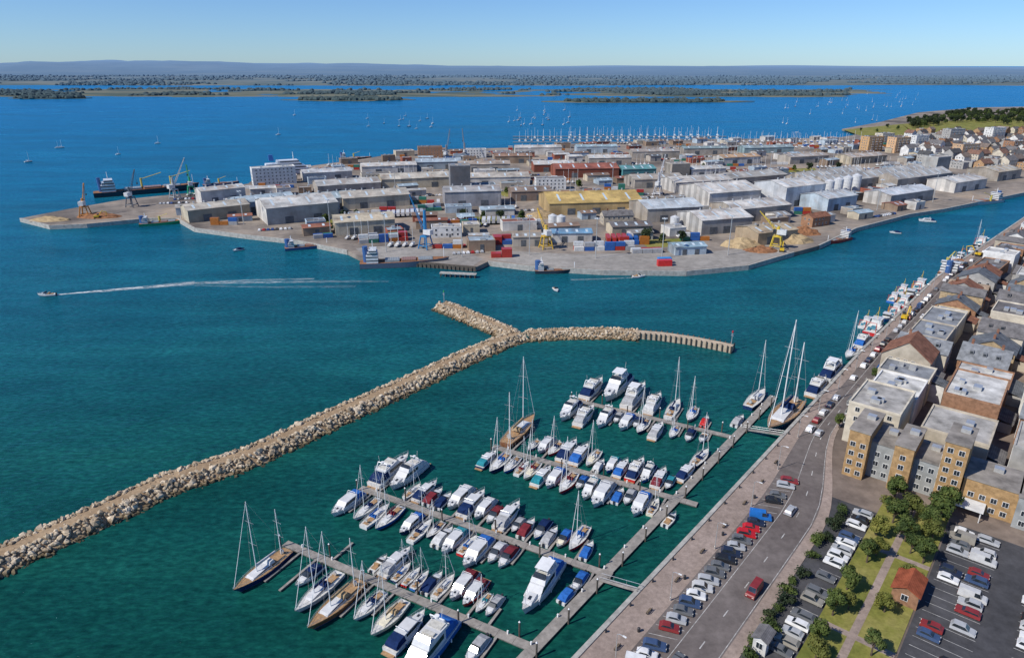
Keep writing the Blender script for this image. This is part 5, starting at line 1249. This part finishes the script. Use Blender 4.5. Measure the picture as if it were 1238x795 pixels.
# silos
def silo(px, py, r, h, label):
    x, y = W(px, py, GZ); OCC.append((x, y, 1, 0, r, r)); t = thing('silo', (x, y, GZ), 0, label, 'silo', 'silos on the port')
    m = MB(); m.tube((0, 0, 0), (0, 0, h), r, 18); m.build('shell', 'paint', t, (0.66, 0.67, 0.67))
    m = MB(); m.tube((0, 0, h), (0, 0, h+r*0.45), r*1.03, 18, 0, 0.3); m.build('roof', 'paint', t, (0.55, 0.56, 0.57))
    m = MB()
    for k in range(int(h/3)): m.tube((0, 0, 1.5+3*k), (0, 0, 1.62+3*k), r+0.06, 18)
    m.build('hoop', 'alloy', t)
    m = MB(); m.tube((r+0.3, -0.3, 0), (r+0.3, -0.3, h), 0.05, 4); m.tube((r+0.3, 0.3, 0), (r+0.3, 0.3, h), 0.05, 4); m.build('ladder', 'alloy', t)
for i, px in enumerate((1000, 1011, 1022, 1033)): silo(px, 240-i*2.6, 4.0, 15, '%s white silo from the left in the row by the tall warehouse' % ORD[i])
for i, px in enumerate((905, 913, 921)): silo(px, 264-i*1.5, 2.8, 12, '%s slim pale silo from the left beside the long white-roofed shed' % ORD[i])
for i, (px, py) in enumerate(((668, 274), (678, 275), (815, 276))): silo(px, py, 3.2, 8, '%s squat pale tank from the left behind the quay containers' % ORD[i])
# heaps
def heap(px, py, r, h, label, mat, name='aggregate_heap', sx=1.5):
    x, y = W(px, py, GZ); m = MB(); n_, k_ = 26, 7; vs = [(0, 0, h)]; fs = []
    for j in range(1, k_+1):
        for i in range(n_):
            a = 2*math.pi*i/n_; rr = r*j/k_; v = fb(math.cos(a)*j*3+px, math.sin(a)*j*3+py, 6, 3); vs.append((math.cos(a)*rr*sx*(1+0.15*v), math.sin(a)*rr*(1+0.15*v), max(-0.1, h*(1-(j/k_)**1.25)+(0.22*h*v if j < k_ else -0.1))))
    fs += [(0, 1+i, 1+(i+1) % n_) for i in range(n_)]
    for j in range(k_-1): fs += [(1+j*n_+i, 1+(j+1)*n_+i, 1+(j+1)*n_+(i+1) % n_, 1+j*n_+(i+1) % n_) for i in range(n_)]
    m.add(vs, fs); o = m.build(name, mat); o.location = (x, y, GZ); tag(o, label, 'heap'); OCC.append((x, y, 1, 0, r*sx, r))
heap(898, 297, 9, 5.5, 'tan sand heap left of the scrap yard shed', 'heap'); heap(955, 291, 10, 6.5, 'large tan heap right of the scrap yard shed', 'heap'); heap(972, 282, 8, 5, 'rusty scrap heap behind the large tan heap', 'rust', 'scrap_heap'); heap(920, 303, 7, 3.5, 'low rusty scrap heap at the quay edge', 'rust', 'scrap_heap')
heap(655, 262, 9, 5, 'yellowish sand heap at the left corner of the tan store', 'heap'); heap(760, 258, 8, 4, 'yellowish sand heap at the right corner of the tan store', 'heap'); heap(120, 262, 8, 3.5, 'orange-brown heap on the tip of the left arm', 'rust', 'scrap_heap', 2.2); heap(60, 266, 7, 3, 'tan stone heap at the very end of the left arm', 'heap', sx=2.2)

# containers
def container():
    t = thing('shipping_container', cat='container')
    m = MB(); m.box((0, 0, 1.3), (6.06, 2.44, 2.55))
    for k in range(12):
        u = -2.75+k*0.5
        for sg in (-1, 1): m.box((u, sg*1.235, 1.3), (0.2, 0.05, 2.3))
    m.build('body', 'paint', t, (0.5, 0.05, 0.04))
    m = MB(); m.box((3.04, 0, 1.3), (0.06, 2.2, 2.3)); m.build('door', 'paint', t, (0.4, 0.04, 0.03))
    return t
CT = container(); CC = [((0.42, 0.04, 0.03), 'red'), ((0.03, 0.12, 0.38), 'blue'), ((0.40, 0.40, 0.40), 'grey'), ((0.65, 0.65, 0.63), 'white'), ((0.45, 0.16, 0.03), 'orange'), ((0.04, 0.20, 0.14), 'green')]
def stack(px, py, rot, nx, ny, nz, where, pal=None):
    x0, y0 = W(px, py, GZ); c, s_ = math.cos(R(rot)), math.sin(R(rot)); n_ = 0
    for i in range(nx):
        for j in range(ny):
            hh = rnd.randint(1, nz)
            if not free(x0+i*6.4*c-j*2.7*s_, y0+i*6.4*s_+j*2.7*c, 2.5): continue
            for k in range(hh):
                u, v = i*6.4, j*2.7; col, cn = rnd.choice(pal or CC)
                place(CT, (x0+u*c-v*s_, y0+u*s_+v*c, GZ+0.012+k*2.62), R(rot), '%s shipping container, %s in stack %s' % (cn, ORD[n_], where), 'shipping containers on the quays', 1.0, {'body': col, 'door': col}); n_ += 1
stack(577, 296, 6, 4, 3, 2, 'right of the blue crane', CC[:2]+CC[:1]+CC[4:5]); stack(700, 303, 4, 6, 2, 2, 'behind the broad quay', CC[:4]); stack(600, 311, 4, 2, 2, 2, 'at the front berth corner', CC[:1]); stack(770, 306, 6, 3, 2, 1, 'before the cream workshop', CC[:1]+CC[2:4])
stack(440, 294, 16, 5, 3, 2, 'left of the blue crane', CC); stack(540, 276, 10, 4, 3, 2, 'behind the blue crane', CC); stack(385, 288, 20, 4, 2, 1, 'near the big white store', CC); stack(640, 276, 6, 4, 3, 2, 'left of the squat tanks', CC); stack(500, 256, 14, 4, 3, 2, 'in the yard behind the cream shed', CC)
x, y = W(803, 321, GZ); place(CT, (x, y, GZ+0.01), R(4), 'single bright red container by itself at the edge of the broad quay', 'shipping containers on the quays', 1.35, {'body': (0.6, 0.03, 0.03), 'door': (0.5, 0.02, 0.02)})
x, y = W(803, 318, GZ); place(CT, (x, y, GZ+0.01), R(4), 'single bright blue container just behind the lone red one', 'shipping containers on the quays', 1.3, {'body': (0.04, 0.25, 0.6), 'door': (0.03, 0.2, 0.5)})
def trailer():
    t = thing('lorry_trailer', cat='trailer')
    m = MB(); m.box((0, 0, 2.6), (12.6, 2.5, 2.7)); m.build('box', 'paint', t, (0.7, 0.7, 0.68))
    m = MB(); m.box((0, 0, 1.1), (12.6, 1.0, 0.25)); m.build('chassis', 'dark', t)
    for sx in (-4.6, -3.4, -2.2, 4.8):
        m = MB()
        for sg in (-1, 1): m.tube((sx, sg*0.8, 0.5), (sx, sg*1.22, 0.5), 0.5, 9)
        m.build('wheel', 'tyre', t)
    return t
FAR = MB(); FARM = ['car_white', 'car_silver', 'car_dark', 'car_blue', 'car_red']
for nm_, c_ in zip(FARM, ((0.72, 0.72, 0.71), (0.40, 0.41, 0.42), (0.05, 0.05, 0.055), (0.03, 0.07, 0.22), (0.36, 0.03, 0.03))): plain(nm_, c_, 0.35, 0.15, 0.5)
def park_far(x, y, z, rz):
    k = rnd.choice((0, 0, 0, 1, 1, 2, 2, 3, 4)); b = MB(); b.side([(-2.1, 0.25), (2.1, 0.25), (2.1, 0.7), (0.95, 0.95), (0.2, 1.45), (-1.5, 1.45), (-2.05, 0.95)], 0.88, 0.72, 0, 0.85, 1.45)
    g = MB(); g.side([(0.85, 0.98), (0.18, 1.36), (-1.45, 1.36), (-1.9, 0.98)], 0.88, 0.76, 0, 0.98, 1.45)
    c, s_ = math.cos(rz), math.sin(rz)
    FAR.add([(x+a*c-e*s_, y+a*s_+e*c, z+q) for a, e, q in b.v], b.f, k); FAR.add([(x+a*c-e*s_, y+a*s_+e*c, z+q) for a, e, q in g.v], g.f, 5)
TL = trailer(); n = 0
# car ranks in the port
for (px, py, rot, cnt) in [(500, 238, 16, 14), (520, 268, 12, 12), (600, 256, 8, 12), (560, 232, 10, 14), (640, 216, 6, 12), (820, 286, 12, 10), (760, 236, 10, 12), (930, 236, 24, 10), (985, 214, 26, 12), (700, 236, 8, 10), (545, 298, 6, 9), (840, 216, 14, 12), (1060, 262, 30, 8)]:
    x0, y0 = W(px, py, GZ)
    for k in range(cnt):
        if rnd.random() < 0.15: continue
        u = k*2.9
        if not free(x0+u*math.cos(R(rot)), y0+u*math.sin(R(rot)), 2.2): continue
        park_far(x0+u*math.cos(R(rot)), y0+u*math.sin(R(rot)), GZ+0.01, R(rot+90))
for (px, py, rot, cnt) in [(470, 262, 16, 8), (585, 270, 8, 7), (300, 246, 34, 6), (735, 292, 6, 6), (530, 248, 14, 7), (655, 250, 8, 4)]:
    x0, y0 = W(px, py, GZ)
    for k in range(cnt):
        u = k*3.6; c, cn = rnd.choice(CC[:4]+CC[3:4]*3)
        if not free(x0+u*math.cos(R(rot)), y0+u*math.sin(R(rot)), 4): continue
        place(TL, (x0+u*math.cos(R(rot)), y0+u*math.sin(R(rot)), GZ+0.01), R(rot+82), '%s box trailer, %s from the left in the %s trailer rank of the port' % (cn, ORD[k], ORD[n]), 'lorry trailers in the port', 1.0, {'box': c})
    n += 1
# boats stored ashore
for r_i, (py, px0, px1, n_) in enumerate(((172, 884, 1040, 22), (175.5, 880, 1030, 20), (179, 890, 1010, 16))):
    for k in range(n_):
        px = px0+(px1-px0)*k/(n_-1); x, y = W(px, py, GZ); place(TY, (x, y, GZ+0.9), math.pi/2, 'white yacht ashore in the boat park, %s from left, %s row' % (ORD[k], ORD[r_i]), 'yachts laid up in the boat park', rnd.uniform(0.9, 1.3), {'hull': rnd.choice((WHITE, WHITE, BLUE))})
# cranes
def harbour_crane(px, py, rot, col, label, jib=26, el=52, hgt=18, z=GZ):
    x, y = W(px, py, z); t = thing('harbour_crane', (x, y, z), R(rot), label, 'crane')
    m = MB()
    for sx in (-3.4, 3.4):
        for sy in (-3.4, 3.4): m.tube((sx, sy, 0), (sx*0.62, sy*0.62, 7.5), 0.42, 6)
    for a, b in (((-3.1, -3.1, 2), (3.1, -3.1, 2)), ((-3.1, 3.1, 2), (3.1, 3.1, 2)), ((-3.1, -3.1, 2), (-3.1, 3.1, 2)), ((3.1, -3.1, 2), (3.1, 3.1, 2))): m.tube(a, b, 0.3, 5)
    m.box((0, 0, 7.8), (5, 5, 0.8)); m.build('portal', 'paint', t, col)
    m = MB(); m.tube((0, 0, 8.2), (0, 0, hgt), 1.25, 10, 0, 0.9); m.build('tower', 'paint', t, col)
    m = MB(); m.box((-2.2, 0, 10.6), (5.5, 3.4, 3.0)); m.build('machine_house', 'paint', t, (0.66, 0.66, 0.64))
    m = MB(); m.box((1.9, 1.6, 11.2), (1.6, 1.6, 2.0)); m.build('cab', 'glass', t)
    e = Vector((math.cos(R(el)), 0, math.sin(R(el)))); tip = Vector((1.2, 0, 11))+e*jib
    m = MB()
    for sy in (-0.75, 0.75): m.tube((1.2, sy, 11), (tip.x, sy*0.4, tip.z), 0.20, 5)
    up = Vector((-e.z, 0, e.x))*1.3
    b0 = Vector((1.2, 0, 11))+up; m.tube(b0, tip, 0.18, 5)
    for k in range(9):
        u = k/9; p = Vector((1.2, 0, 11))+e*jib*u; q = b0.lerp(tip, min(1, u+0.055)); sy = 0.75*(1-0.6*u)
        m.tube((p.x, sy, p.z), q, 0.09, 4); m.tube((p.x, -sy, p.z), q, 0.09, 4); m.tube((p.x, -sy, p.z), (p.x, sy, p.z), 0.09, 4)
    m.build('jib', 'paint', t, col)
    m = MB(); m.tube((0, 0, hgt), tip, 0.07, 4); m.tube((0, 0, hgt), (-4.6, 0, 11.8), 0.07, 4); m.tube(tip, (tip.x, 0, tip.z-jib*0.55), 0.06, 4); m.build('cable', 'dark', t)
    m = MB(); m.box((tip.x, 0, tip.z-jib*0.57), (0.9, 0.6, 1.3)); m.build('hook_block', 'dark', t)
harbour_crane(515, 300, 150, (0.03, 0.20, 0.42), 'tall blue harbour crane on the front berth', 24, 66, 24)
harbour_crane(212, 240, 60, (0.45, 0.46, 0.45), 'grey harbour crane leaning right over the cargo ship', 26, 58, 18)
harbour_crane(232, 236, 120, (0.03, 0.32, 0.16), 'green harbour crane beside the grey one on the left arm', 16, 70, 16)
harbour_crane(104, 262, 100, (0.55, 0.22, 0.03), 'small orange crane near the tip of the left arm', 15, 60, 14)
harbour_crane(795, 236, 60, (0.45, 0.46, 0.48), 'grey crane rising behind the tan store', 26, 62, 20)
harbour_crane(660, 300, 110, (0.60, 0.38, 0.04), 'yellow crane behind the broad quay', 18, 40, 15)
harbour_crane(938, 300, 150, (0.62, 0.45, 0.05), 'yellow crane over the scrap heaps', 16, 45, 14)
harbour_crane(540, 196, 70, (0.20, 0.22, 0.25), 'dark crane at the back left of the port', 28, 68, 20)
harbour_crane(562, 193, 110, (0.20, 0.22, 0.25), 'second dark crane at the back left of the port, right of the first', 26, 74, 20)
harbour_crane(160, 250, 80, (0.10, 0.11, 0.13), 'dark crane on the left arm behind the orange one', 20, 62, 16)
p = Q(322, 5); 
# yellow telehandler crane at the tip of the town quay
def excavator(x, y, z, rz, label):
    t = thing('excavator', (x, y, z), rz, label, 'excavator')
    m = MB()
    for sy in (-1.2, 1.2): m.side([(-2, 0.1), (2, 0.1), (2.3, 0.5), (2, 0.95), (-2, 0.95), (-2.3, 0.5)], 0.3, 0.3); 
    m.v = [(a, b+(1.2 if i < len(m.v)//2 else -1.2), c) for i, (a, b, c) in enumerate(m.v)]; m.build('track', 'tyre', t)
    m = MB(); m.box((-0.6, 0, 1.7), (3.4, 2.6, 1.3)); m.build('body', 'paint', t, (0.65, 0.42, 0.02))
    m = MB(); m.box((0.6, 0.7, 2.7), (1.5, 1.1, 1.6)); m.build('cab', 'glass', t)
    m = MB(); m.path([(1.0, -0.3, 1.8), (3.6, -0.3, 5.4), (6.6, -0.3, 4.4)], 0.28, 6); m.path([(6.6, -0.3, 4.4), (6.0, -0.3, 1.6)], 0.2, 6); m.build('boom', 'paint', t, (0.65, 0.42, 0.02))
    m = MB(); m.box((5.9, -0.3, 1.2), (1.0, 1.3, 0.9), 0, 0, 0.6); m.build('bucket', 'dark', t)
p = Q(404, 4.0); excavator(p.x, p.y, GZ, 2.2, 'yellow excavator standing on the upper end of the town quay')
p = Q(252, 4.2); excavator(p.x, p.y, GZ, 0.8, 'yellow excavator on the quay beside the red fishing boats')
x, y = W(945, 304, GZ); excavator(x, y, GZ, 1.2, 'yellow excavator working at the scrap heaps')
x, y = W(118, 264, GZ); excavator(x, y, GZ, 0.4, 'orange-yellow excavator beside the heap on the left arm')

# ships
def cargo_ship(px, py, rot, L, B, hc, label, name='cargo_ship', cat='cargo ship', cranes=1, sup=WHITE):
    x, y = W(px, py, 0); t = thing(name, (x, y, 0), R(rot), label, cat); zs, zb = 4.2, 6.0; hk = max(0.42, min(1, L/70)); t.scale = (1, 1, hk)
    m, rg = hull(L, B, zs, zb, 16, 3.6, 0.03, 0.95, 2.0); m.build('hull', ['gelcoat', 'rust', 'rust'], t, hc)
    for k in range(3):
        m = MB(); u = -L*0.14+k*L*0.185; m.box((u, 0, zs+0.9), (L*0.16, B*0.72, 1.7))
        for q in range(6): m.box((u-L*0.065+q*L*0.026, 0, zs+1.8), (0.35, B*0.72, 0.14))
        m.build('hatch_cover', 'paint', t, (0.30, 0.16, 0.10) if k % 2 else (0.28, 0.30, 0.30))
    m = MB(); m.box((-L*0.36, 0, zs+3), (L*0.13, B*0.86, 6)); m.box((-L*0.355, 0, zs+7.2), (L*0.11, B*0.8, 2.4)); m.box((-L*0.35, 0, zs+9.4), (L*0.08, B*0.98, 2.0)); s_ = m.build('superstructure', 'gelcoat', t, sup)
    m = MB()
    for zz, f in ((zs+2, 0.131), (zs+4.8, 0.131), (zs+7.2, 0.111), (zs+9.6, 0.081)): m.box((-L*0.36 if zz < zs+6 else (-L*0.355 if zz < zs+8 else -L*0.35), 0, zz), (L*f, B*(0.865 if zz < zs+6 else (0.806 if zz < zs+8 else 0.986)), 0.8))
    m.build('window', 'glass', s_)
    m = MB(); m.tube((-L*0.43, 0, zs), (-L*0.435, 0, zs+12.5), 1.6, 10); m.build('funnel', 'paint', t, (0.05, 0.12, 0.30))
    m = MB(); m.tube((-L*0.35, 0, zs+10), (-L*0.35, 0, zs+17), 0.22, 6); m.tube((-L*0.35, -2.5, zs+14), (-L*0.35, 2.5, zs+14), 0.12, 5); m.tube((L*0.44, 0, zb), (L*0.44, 0, zb+8), 0.2, 6); m.build('mast', 'white', t)
    for k in range(cranes):
        u = -L*0.05+k*L*0.28; m = MB(); m.tube((u, B*0.36, zs), (u, B*0.36, zs+9), 0.9, 8); m.tube((u, B*0.36, zs+8), (u+L*0.2, B*0.2, zs+13), 0.35, 6); m.build('deck_crane', 'paint', t, (0.55, 0.45, 0.10))
cargo_ship(180, 233, 30, 88, 14, (0.03, 0.035, 0.05), 'dark cargo ship with white bridge behind the left arm', cranes=2)
cargo_ship(490, 321, 8, 52, 9.5, (0.10, 0.13, 0.18), 'dark coaster lying under the blue crane', cranes=0)
cargo_ship(1012, 292, 215, 26, 7, (0.50, 0.04, 0.03), 'red-hulled workboat at the bend below the silos', 'workboat', 'workboat', 0)
cargo_ship(196, 271, 20, 30, 8, (0.02, 0.30, 0.14), 'green-hulled dredger lying off the left arm', 'dredger', 'dredger', 1)
cargo_ship(372, 300, 20, 28, 7.5, (0.05, 0.10, 0.22), 'blue-hulled workboat below the big white store', 'workboat', 'workboat', 0)
cargo_ship(672, 329, 2, 24, 7, (0.04, 0.05, 0.07), 'black-hulled tug against the broad quay', 'tug', 'tug', 0)
cargo_ship(1152, 327, 49, 40, 9.5, (0.10, 0.06, 0.045), 'dark brown coaster moored along the middle of the town quay', 'coaster', 'coaster', 1)
cargo_ship(1190, 246, 205, 40, 9, (0.45, 0.46, 0.48), 'grey ship alongside the channel front at the right edge', cranes=1)
def ferry(px, py, rot, L, B, label):
    x, y = W(px, py, 0); t = thing('ferry', (x, y, 0), R(rot), label, 'ferry')
    m, rg = hull(L, B, 5.5, 7.0, 16, 3.2, 0.05, 0.97, 2.0); m.build('hull', ['gelcoat', 'antifoul', 'deck'], t, (0.70, 0.71, 0.72))
    for k, (a, b, ww) in enumerate(((-0.47, 0.36, 0.97), (-0.44, 0.31, 0.93), (-0.40, 0.24, 0.88), (-0.20, 0.20, 0.80))):
        m = MB(); z0 = 5.6+k*2.9; m.side([(a*L, z0), (b*L, z0), (b*L-1.6, z0+2.8), (a*L+0.4, z0+2.8)], B/2*ww, B/2*ww*0.98); d = m.build('deckhouse', 'gelcoat', t, (0.78, 0.78, 0.77))
        m = MB(); m.side([(a*L+3, z0+1.0), (b*L-0.4, z0+1.0), (b*L-1.1, z0+2.0), (a*L+3, z0+2.0)], B/2*ww+0.04, B/2*ww+0.03); m.build('window', 'glass', d)
    m = MB(); m.side([(-0.33*L, 17), (-0.24*L, 17), (-0.26*L, 23), (-0.33*L, 23)], B*0.16, B*0.12); m.build('funnel', 'paint', t, (0.04, 0.14, 0.42))
    m = MB(); m.tube((0.10*L, 0, 17), (0.10*L, 0, 25), 0.3, 6); m.tube((0.10*L, -3, 21), (0.10*L, 3, 21), 0.15, 5); m.build('mast', 'white', t)
ferry(350, 213, 26, 58, 13, 'white passenger ferry berthed behind the port on the left')
cargo_ship(268, 224, 30, 34, 8, (0.05, 0.10, 0.20), 'blue-hulled workboat behind the left arm', 'workboat', 'workboat', 1)
cargo_ship(430, 193, 14, 40, 9, (0.12, 0.04, 0.03), 'dark red coaster off the back of the port', 'coaster', 'coaster', 1)
# front pier below the blue crane (piled jetty)
a = P2(532, 329, 2.2); b = P2(576, 331, 2.2); L = (b-a).length
t = thing('piled_jetty', (a.x, a.y, 0), math.atan2((b-a).y, (b-a).x), 'low piled concrete jetty in front of the crane berth', 'jetty')
m = MB(); m.box((L/2, 0, 2.0), (L, 3.2, 0.5)); m.build('deck', 'concrete', t)
for k in range(8):
    for sy in (-1.3, 1.3):
        m = MB(); m.tube((0.6+k*(L-1.2)/7, sy, -2), (0.6+k*(L-1.2)/7, sy, 1.8), 0.28, 7); m.build('pile', 'steel_pile', t)

# smaller units, boats and parked things filling the yards
def inside(x, y):
    P = penF+penB; c = False; j = len(P)-1
    for i in range(len(P)):
        if (P[i][1] > y) != (P[j][1] > y) and x < (P[j][0]-P[i][0])*(y-P[i][1])/(P[j][1]-P[i][1])+P[i][0]: c = not c
        j = i
    return c
def okspot(x, y, r):
    return free(x, y, r) and all(inside(x+math.cos(a)*(r+7), y+math.sin(a)*(r+7)) for a in (0, 0.8, 1.6, 2.4, 3.1, 3.9, 4.7, 5.5))
rf_ = random.Random(99); spots = []
while len(spots) < 1900:
    py = 168+150*rf_.random()**1.25; px = rf_.uniform(200, 1110)
    if py > 296 and px > 590: continue
    x, y = W(px, py, GZ)
    if inside(x, y): spots.append((px, py, x, y))
UC = [(SW, 'white'), (SW, 'white'), (SCR, 'cream'), (SG, 'grey'), (SBL, 'pale blue'), (SBR, 'brown'), (SRD, 'red')]
UR = [((0.62, 0.61, 0.58), 'pale'), ((0.40, 0.39, 0.37), 'grey'), ((0.30, 0.21, 0.16), 'brown'), ((0.36, 0.15, 0.10), 'red-brown'), ((0.42, 0.54, 0.62), 'blue'), ((0.16, 0.17, 0.18), 'dark')]
nu = 0; nc = 0; nb = 0; ns = 0
units = []
for (px, py, x, y) in spots:
    q = rf_.random()
    if q < 0.42 and len(units) < 170:
        L, D = rf_.uniform(11, 26), rf_.uniform(8, 14)
        if okspot(x, y, L*0.56): units.append((px, py, L, D)); OCC.append((x, y, 1, 0, L*0.5, L*0.4))
    elif q < 0.62 and nc < 60:
        if okspot(x, y, 11):
            for k in range(8):
                if rf_.random() < 0.15: continue
                park_far(x-10+k*2.8, y+rf_.uniform(-0.2, 0.2)+k*0.7, GZ+0.01, R(100)+rf_.uniform(-.05, .05))
            OCC.append((x, y, 1, 0, 12, 4)); nc += 1
    elif q < 0.76 and nb < 30:
        if okspot(x, y, 9):
            for k in range(4):
                place(TY, (x-7+k*4.6, y, GZ+0.9), R(80), 'white yacht standing ashore, %s of the %s small boatyard group' % (ORD[k], ORD[nb]), 'yachts ashore between the port units', rf_.uniform(0.7, 1.0), {'hull': rf_.choice((WHITE, WHITE, NAVY, BLUE))})
            OCC.append((x, y, 1, 0, 11, 6)); nb += 1
    elif ns < 40 and okspot(x, y, 10):
        for k in range(3):
            for zz in range(rf_.randint(1, 2)):
                col, cn = rf_.choice(CC); place(CT, (x-6+k*6.5, y, GZ+0.012+zz*2.62), R(rf_.choice((0, 1))), '%s shipping container, %s bay and %s tier of the %s loose group' % (cn, ORD[k], ORD[zz], ORD[ns]), 'loose containers between the port units', 1.0, {'body': col, 'door': col})
        OCC.append((x, y, 1, 0, 11, 3)); ns += 1
for i, (px, py, L, D) in enumerate(sorted(units, key=lambda u: u[1])):
    wc, wn_ = rf_.choice(UC); rc, rn_ = rf_.choice(UR); fl = rf_.random() < 0.35; ii = ORD[i % 25]; rw = ORD[i//25]
    OCCn = len(OCC); shed(px, py, L, D, rf_.uniform(4, 6.5), 8+20*max(0, (px-560)/500) if px > 500 else 22, wc, rc, 'small %s unit with %s %s roof, %s in depth band %s of the port' % (wn_, rn_, 'flat' if fl else 'pitched', ii, rw), flat=fl, doors=1, sky=2, name='industrial_unit', cat='industrial unit')

def floodmast():
    t = thing('floodlight_mast', cat='floodlight')
    m = MB(); m.tube((0, 0, 0), (0, 0, 24), 0.32, 7, 0, 0.16); m.build('pole', 'alloy', t)
    m = MB(); m.tube((0, 0, 23.6), (0, 0, 24), 1.3, 8); m.build('ring', 'alloy', t)
    for a in (0, 1.57, 3.14, 4.71):
        m = MB(); m.box((1.2*math.cos(a), 1.2*math.sin(a), 23.9), (0.7, 0.7, 0.5), 0, a); m.build('lamp_head', 'white', t)
    return t
FM = floodmast(); nf = 0
for (px, py) in [(300, 268), (400, 284), (470, 300), (560, 306), (640, 308), (720, 312), (800, 312), (880, 308), (480, 232), (560, 218), (640, 206), (740, 228), (860, 226), (930, 212), (1000, 208), (1060, 254), (1120, 242), (690, 182), (820, 182), (960, 182)]:
    x, y = W(px, py, GZ)
    if not free(x, y, 1): y -= 9
    place(FM, (x, y, GZ), 0, 'tall floodlight mast over the port yards, %s in the list from the front left' % ORD[nf] if False else 'tall pale floodlight mast, %s of those standing over the port' % ORD[nf], 'floodlight masts over the port'); nf += 1
tag(FAR.build('parked_car', FARM+['glass']), kind='stuff')
print('fill', len(units), nc, nb, ns)
# far town, top right
HC = [(WHT, 'white'), (WHT, 'white'), (CRM, 'cream'), (BRK, 'brick'), ((0.50, 0.32, 0.18), 'orange brick'), (GRW, 'grey')]
HR = [(RGR, 'grey'), (RGR, 'grey'), (RDK, 'dark'), ((0.26, 0.15, 0.11), 'red-brown'), ((0.24, 0.19, 0.16), 'brown')]
rows = [(164, 1110, 1262, 14), (169, 1096, 1262, 17), (175, 1088, 1262, 17), (181, 1092, 1262, 16), (188, 1090, 1262, 15), (195, 1112, 1262, 13), (203, 1140, 1262, 9)]
for r_i, (py, a0, a1, n_) in enumerate(rows):
    for k in range(n_):
        px = a0+(a1-a0)*(k+0.5)/n_+rnd.uniform(-3, 3); x, y = W(px, py+rnd.uniform(-1.4, 1.4), GZ); wc, wn_ = rnd.choice(HC); rc, rn_ = rnd.choice(HR)
        block(x, y, R(rnd.choice((25, 28, -62, 30))), rnd.uniform(12, 19), rnd.uniform(9, 12), rnd.choice((2, 2, 3, 3)), wc, rc, '%s house with %s roof, %s from left in %s row, far town' % (wn_, rn_, ORD[k], ORD[r_i]), 'steep' if rnd.random() < 0.8 else 'flat',
              name='town_house', cat='house', step=3.2, cap=16, faces=('-y', '-x'), wallm='brick' if 'brick' in wn_ else 'render_wall')
for i, (px, py, L, st, wc, lab) in enumerate([(1052, 183, 26, 6, (0.58, 0.36, 0.18), 'orange apartment block, left of the pair by the boat park'), (1084, 184, 26, 6, (0.66, 0.42, 0.24), 'peach apartment block, right of the pair by the boat park'), (1108, 178, 24, 5, WHT, 'white apartment block behind the peach one'), (1150, 172, 30, 6, GRW, 'grey slab of flats at the foot of the wood'), (1200, 170, 28, 6, WHT, 'white slab of flats near the right edge'), (1068, 172, 24, 4, CRM, 'cream flats behind the orange apartment block'),
      (1165, 190, 30, 5, (0.56, 0.38, 0.24), 'tan flats amid the far houses'), (1225, 186, 28, 5, BRK, 'brick flats at the right edge of the far town')]):
    x, y = W(px, py, GZ); block(x, y, R(22), L, 14, st, wc, RGR, lab, 'flat', name='apartment_block', cat='flats', step=3.3, cap=60, faces=('-y', '-x'), balc=True)
# town across the channel, right edge between shed row and upper town quay: low roofs along the waterline
for o_ in COL.objects:
    if o_.parent is None and 'label' in o_.keys() and len(o_['label'].split()) > 16: print('LONG', o_['label'])
n_obj = len(bpy.data.objects)
print('objects', n_obj)
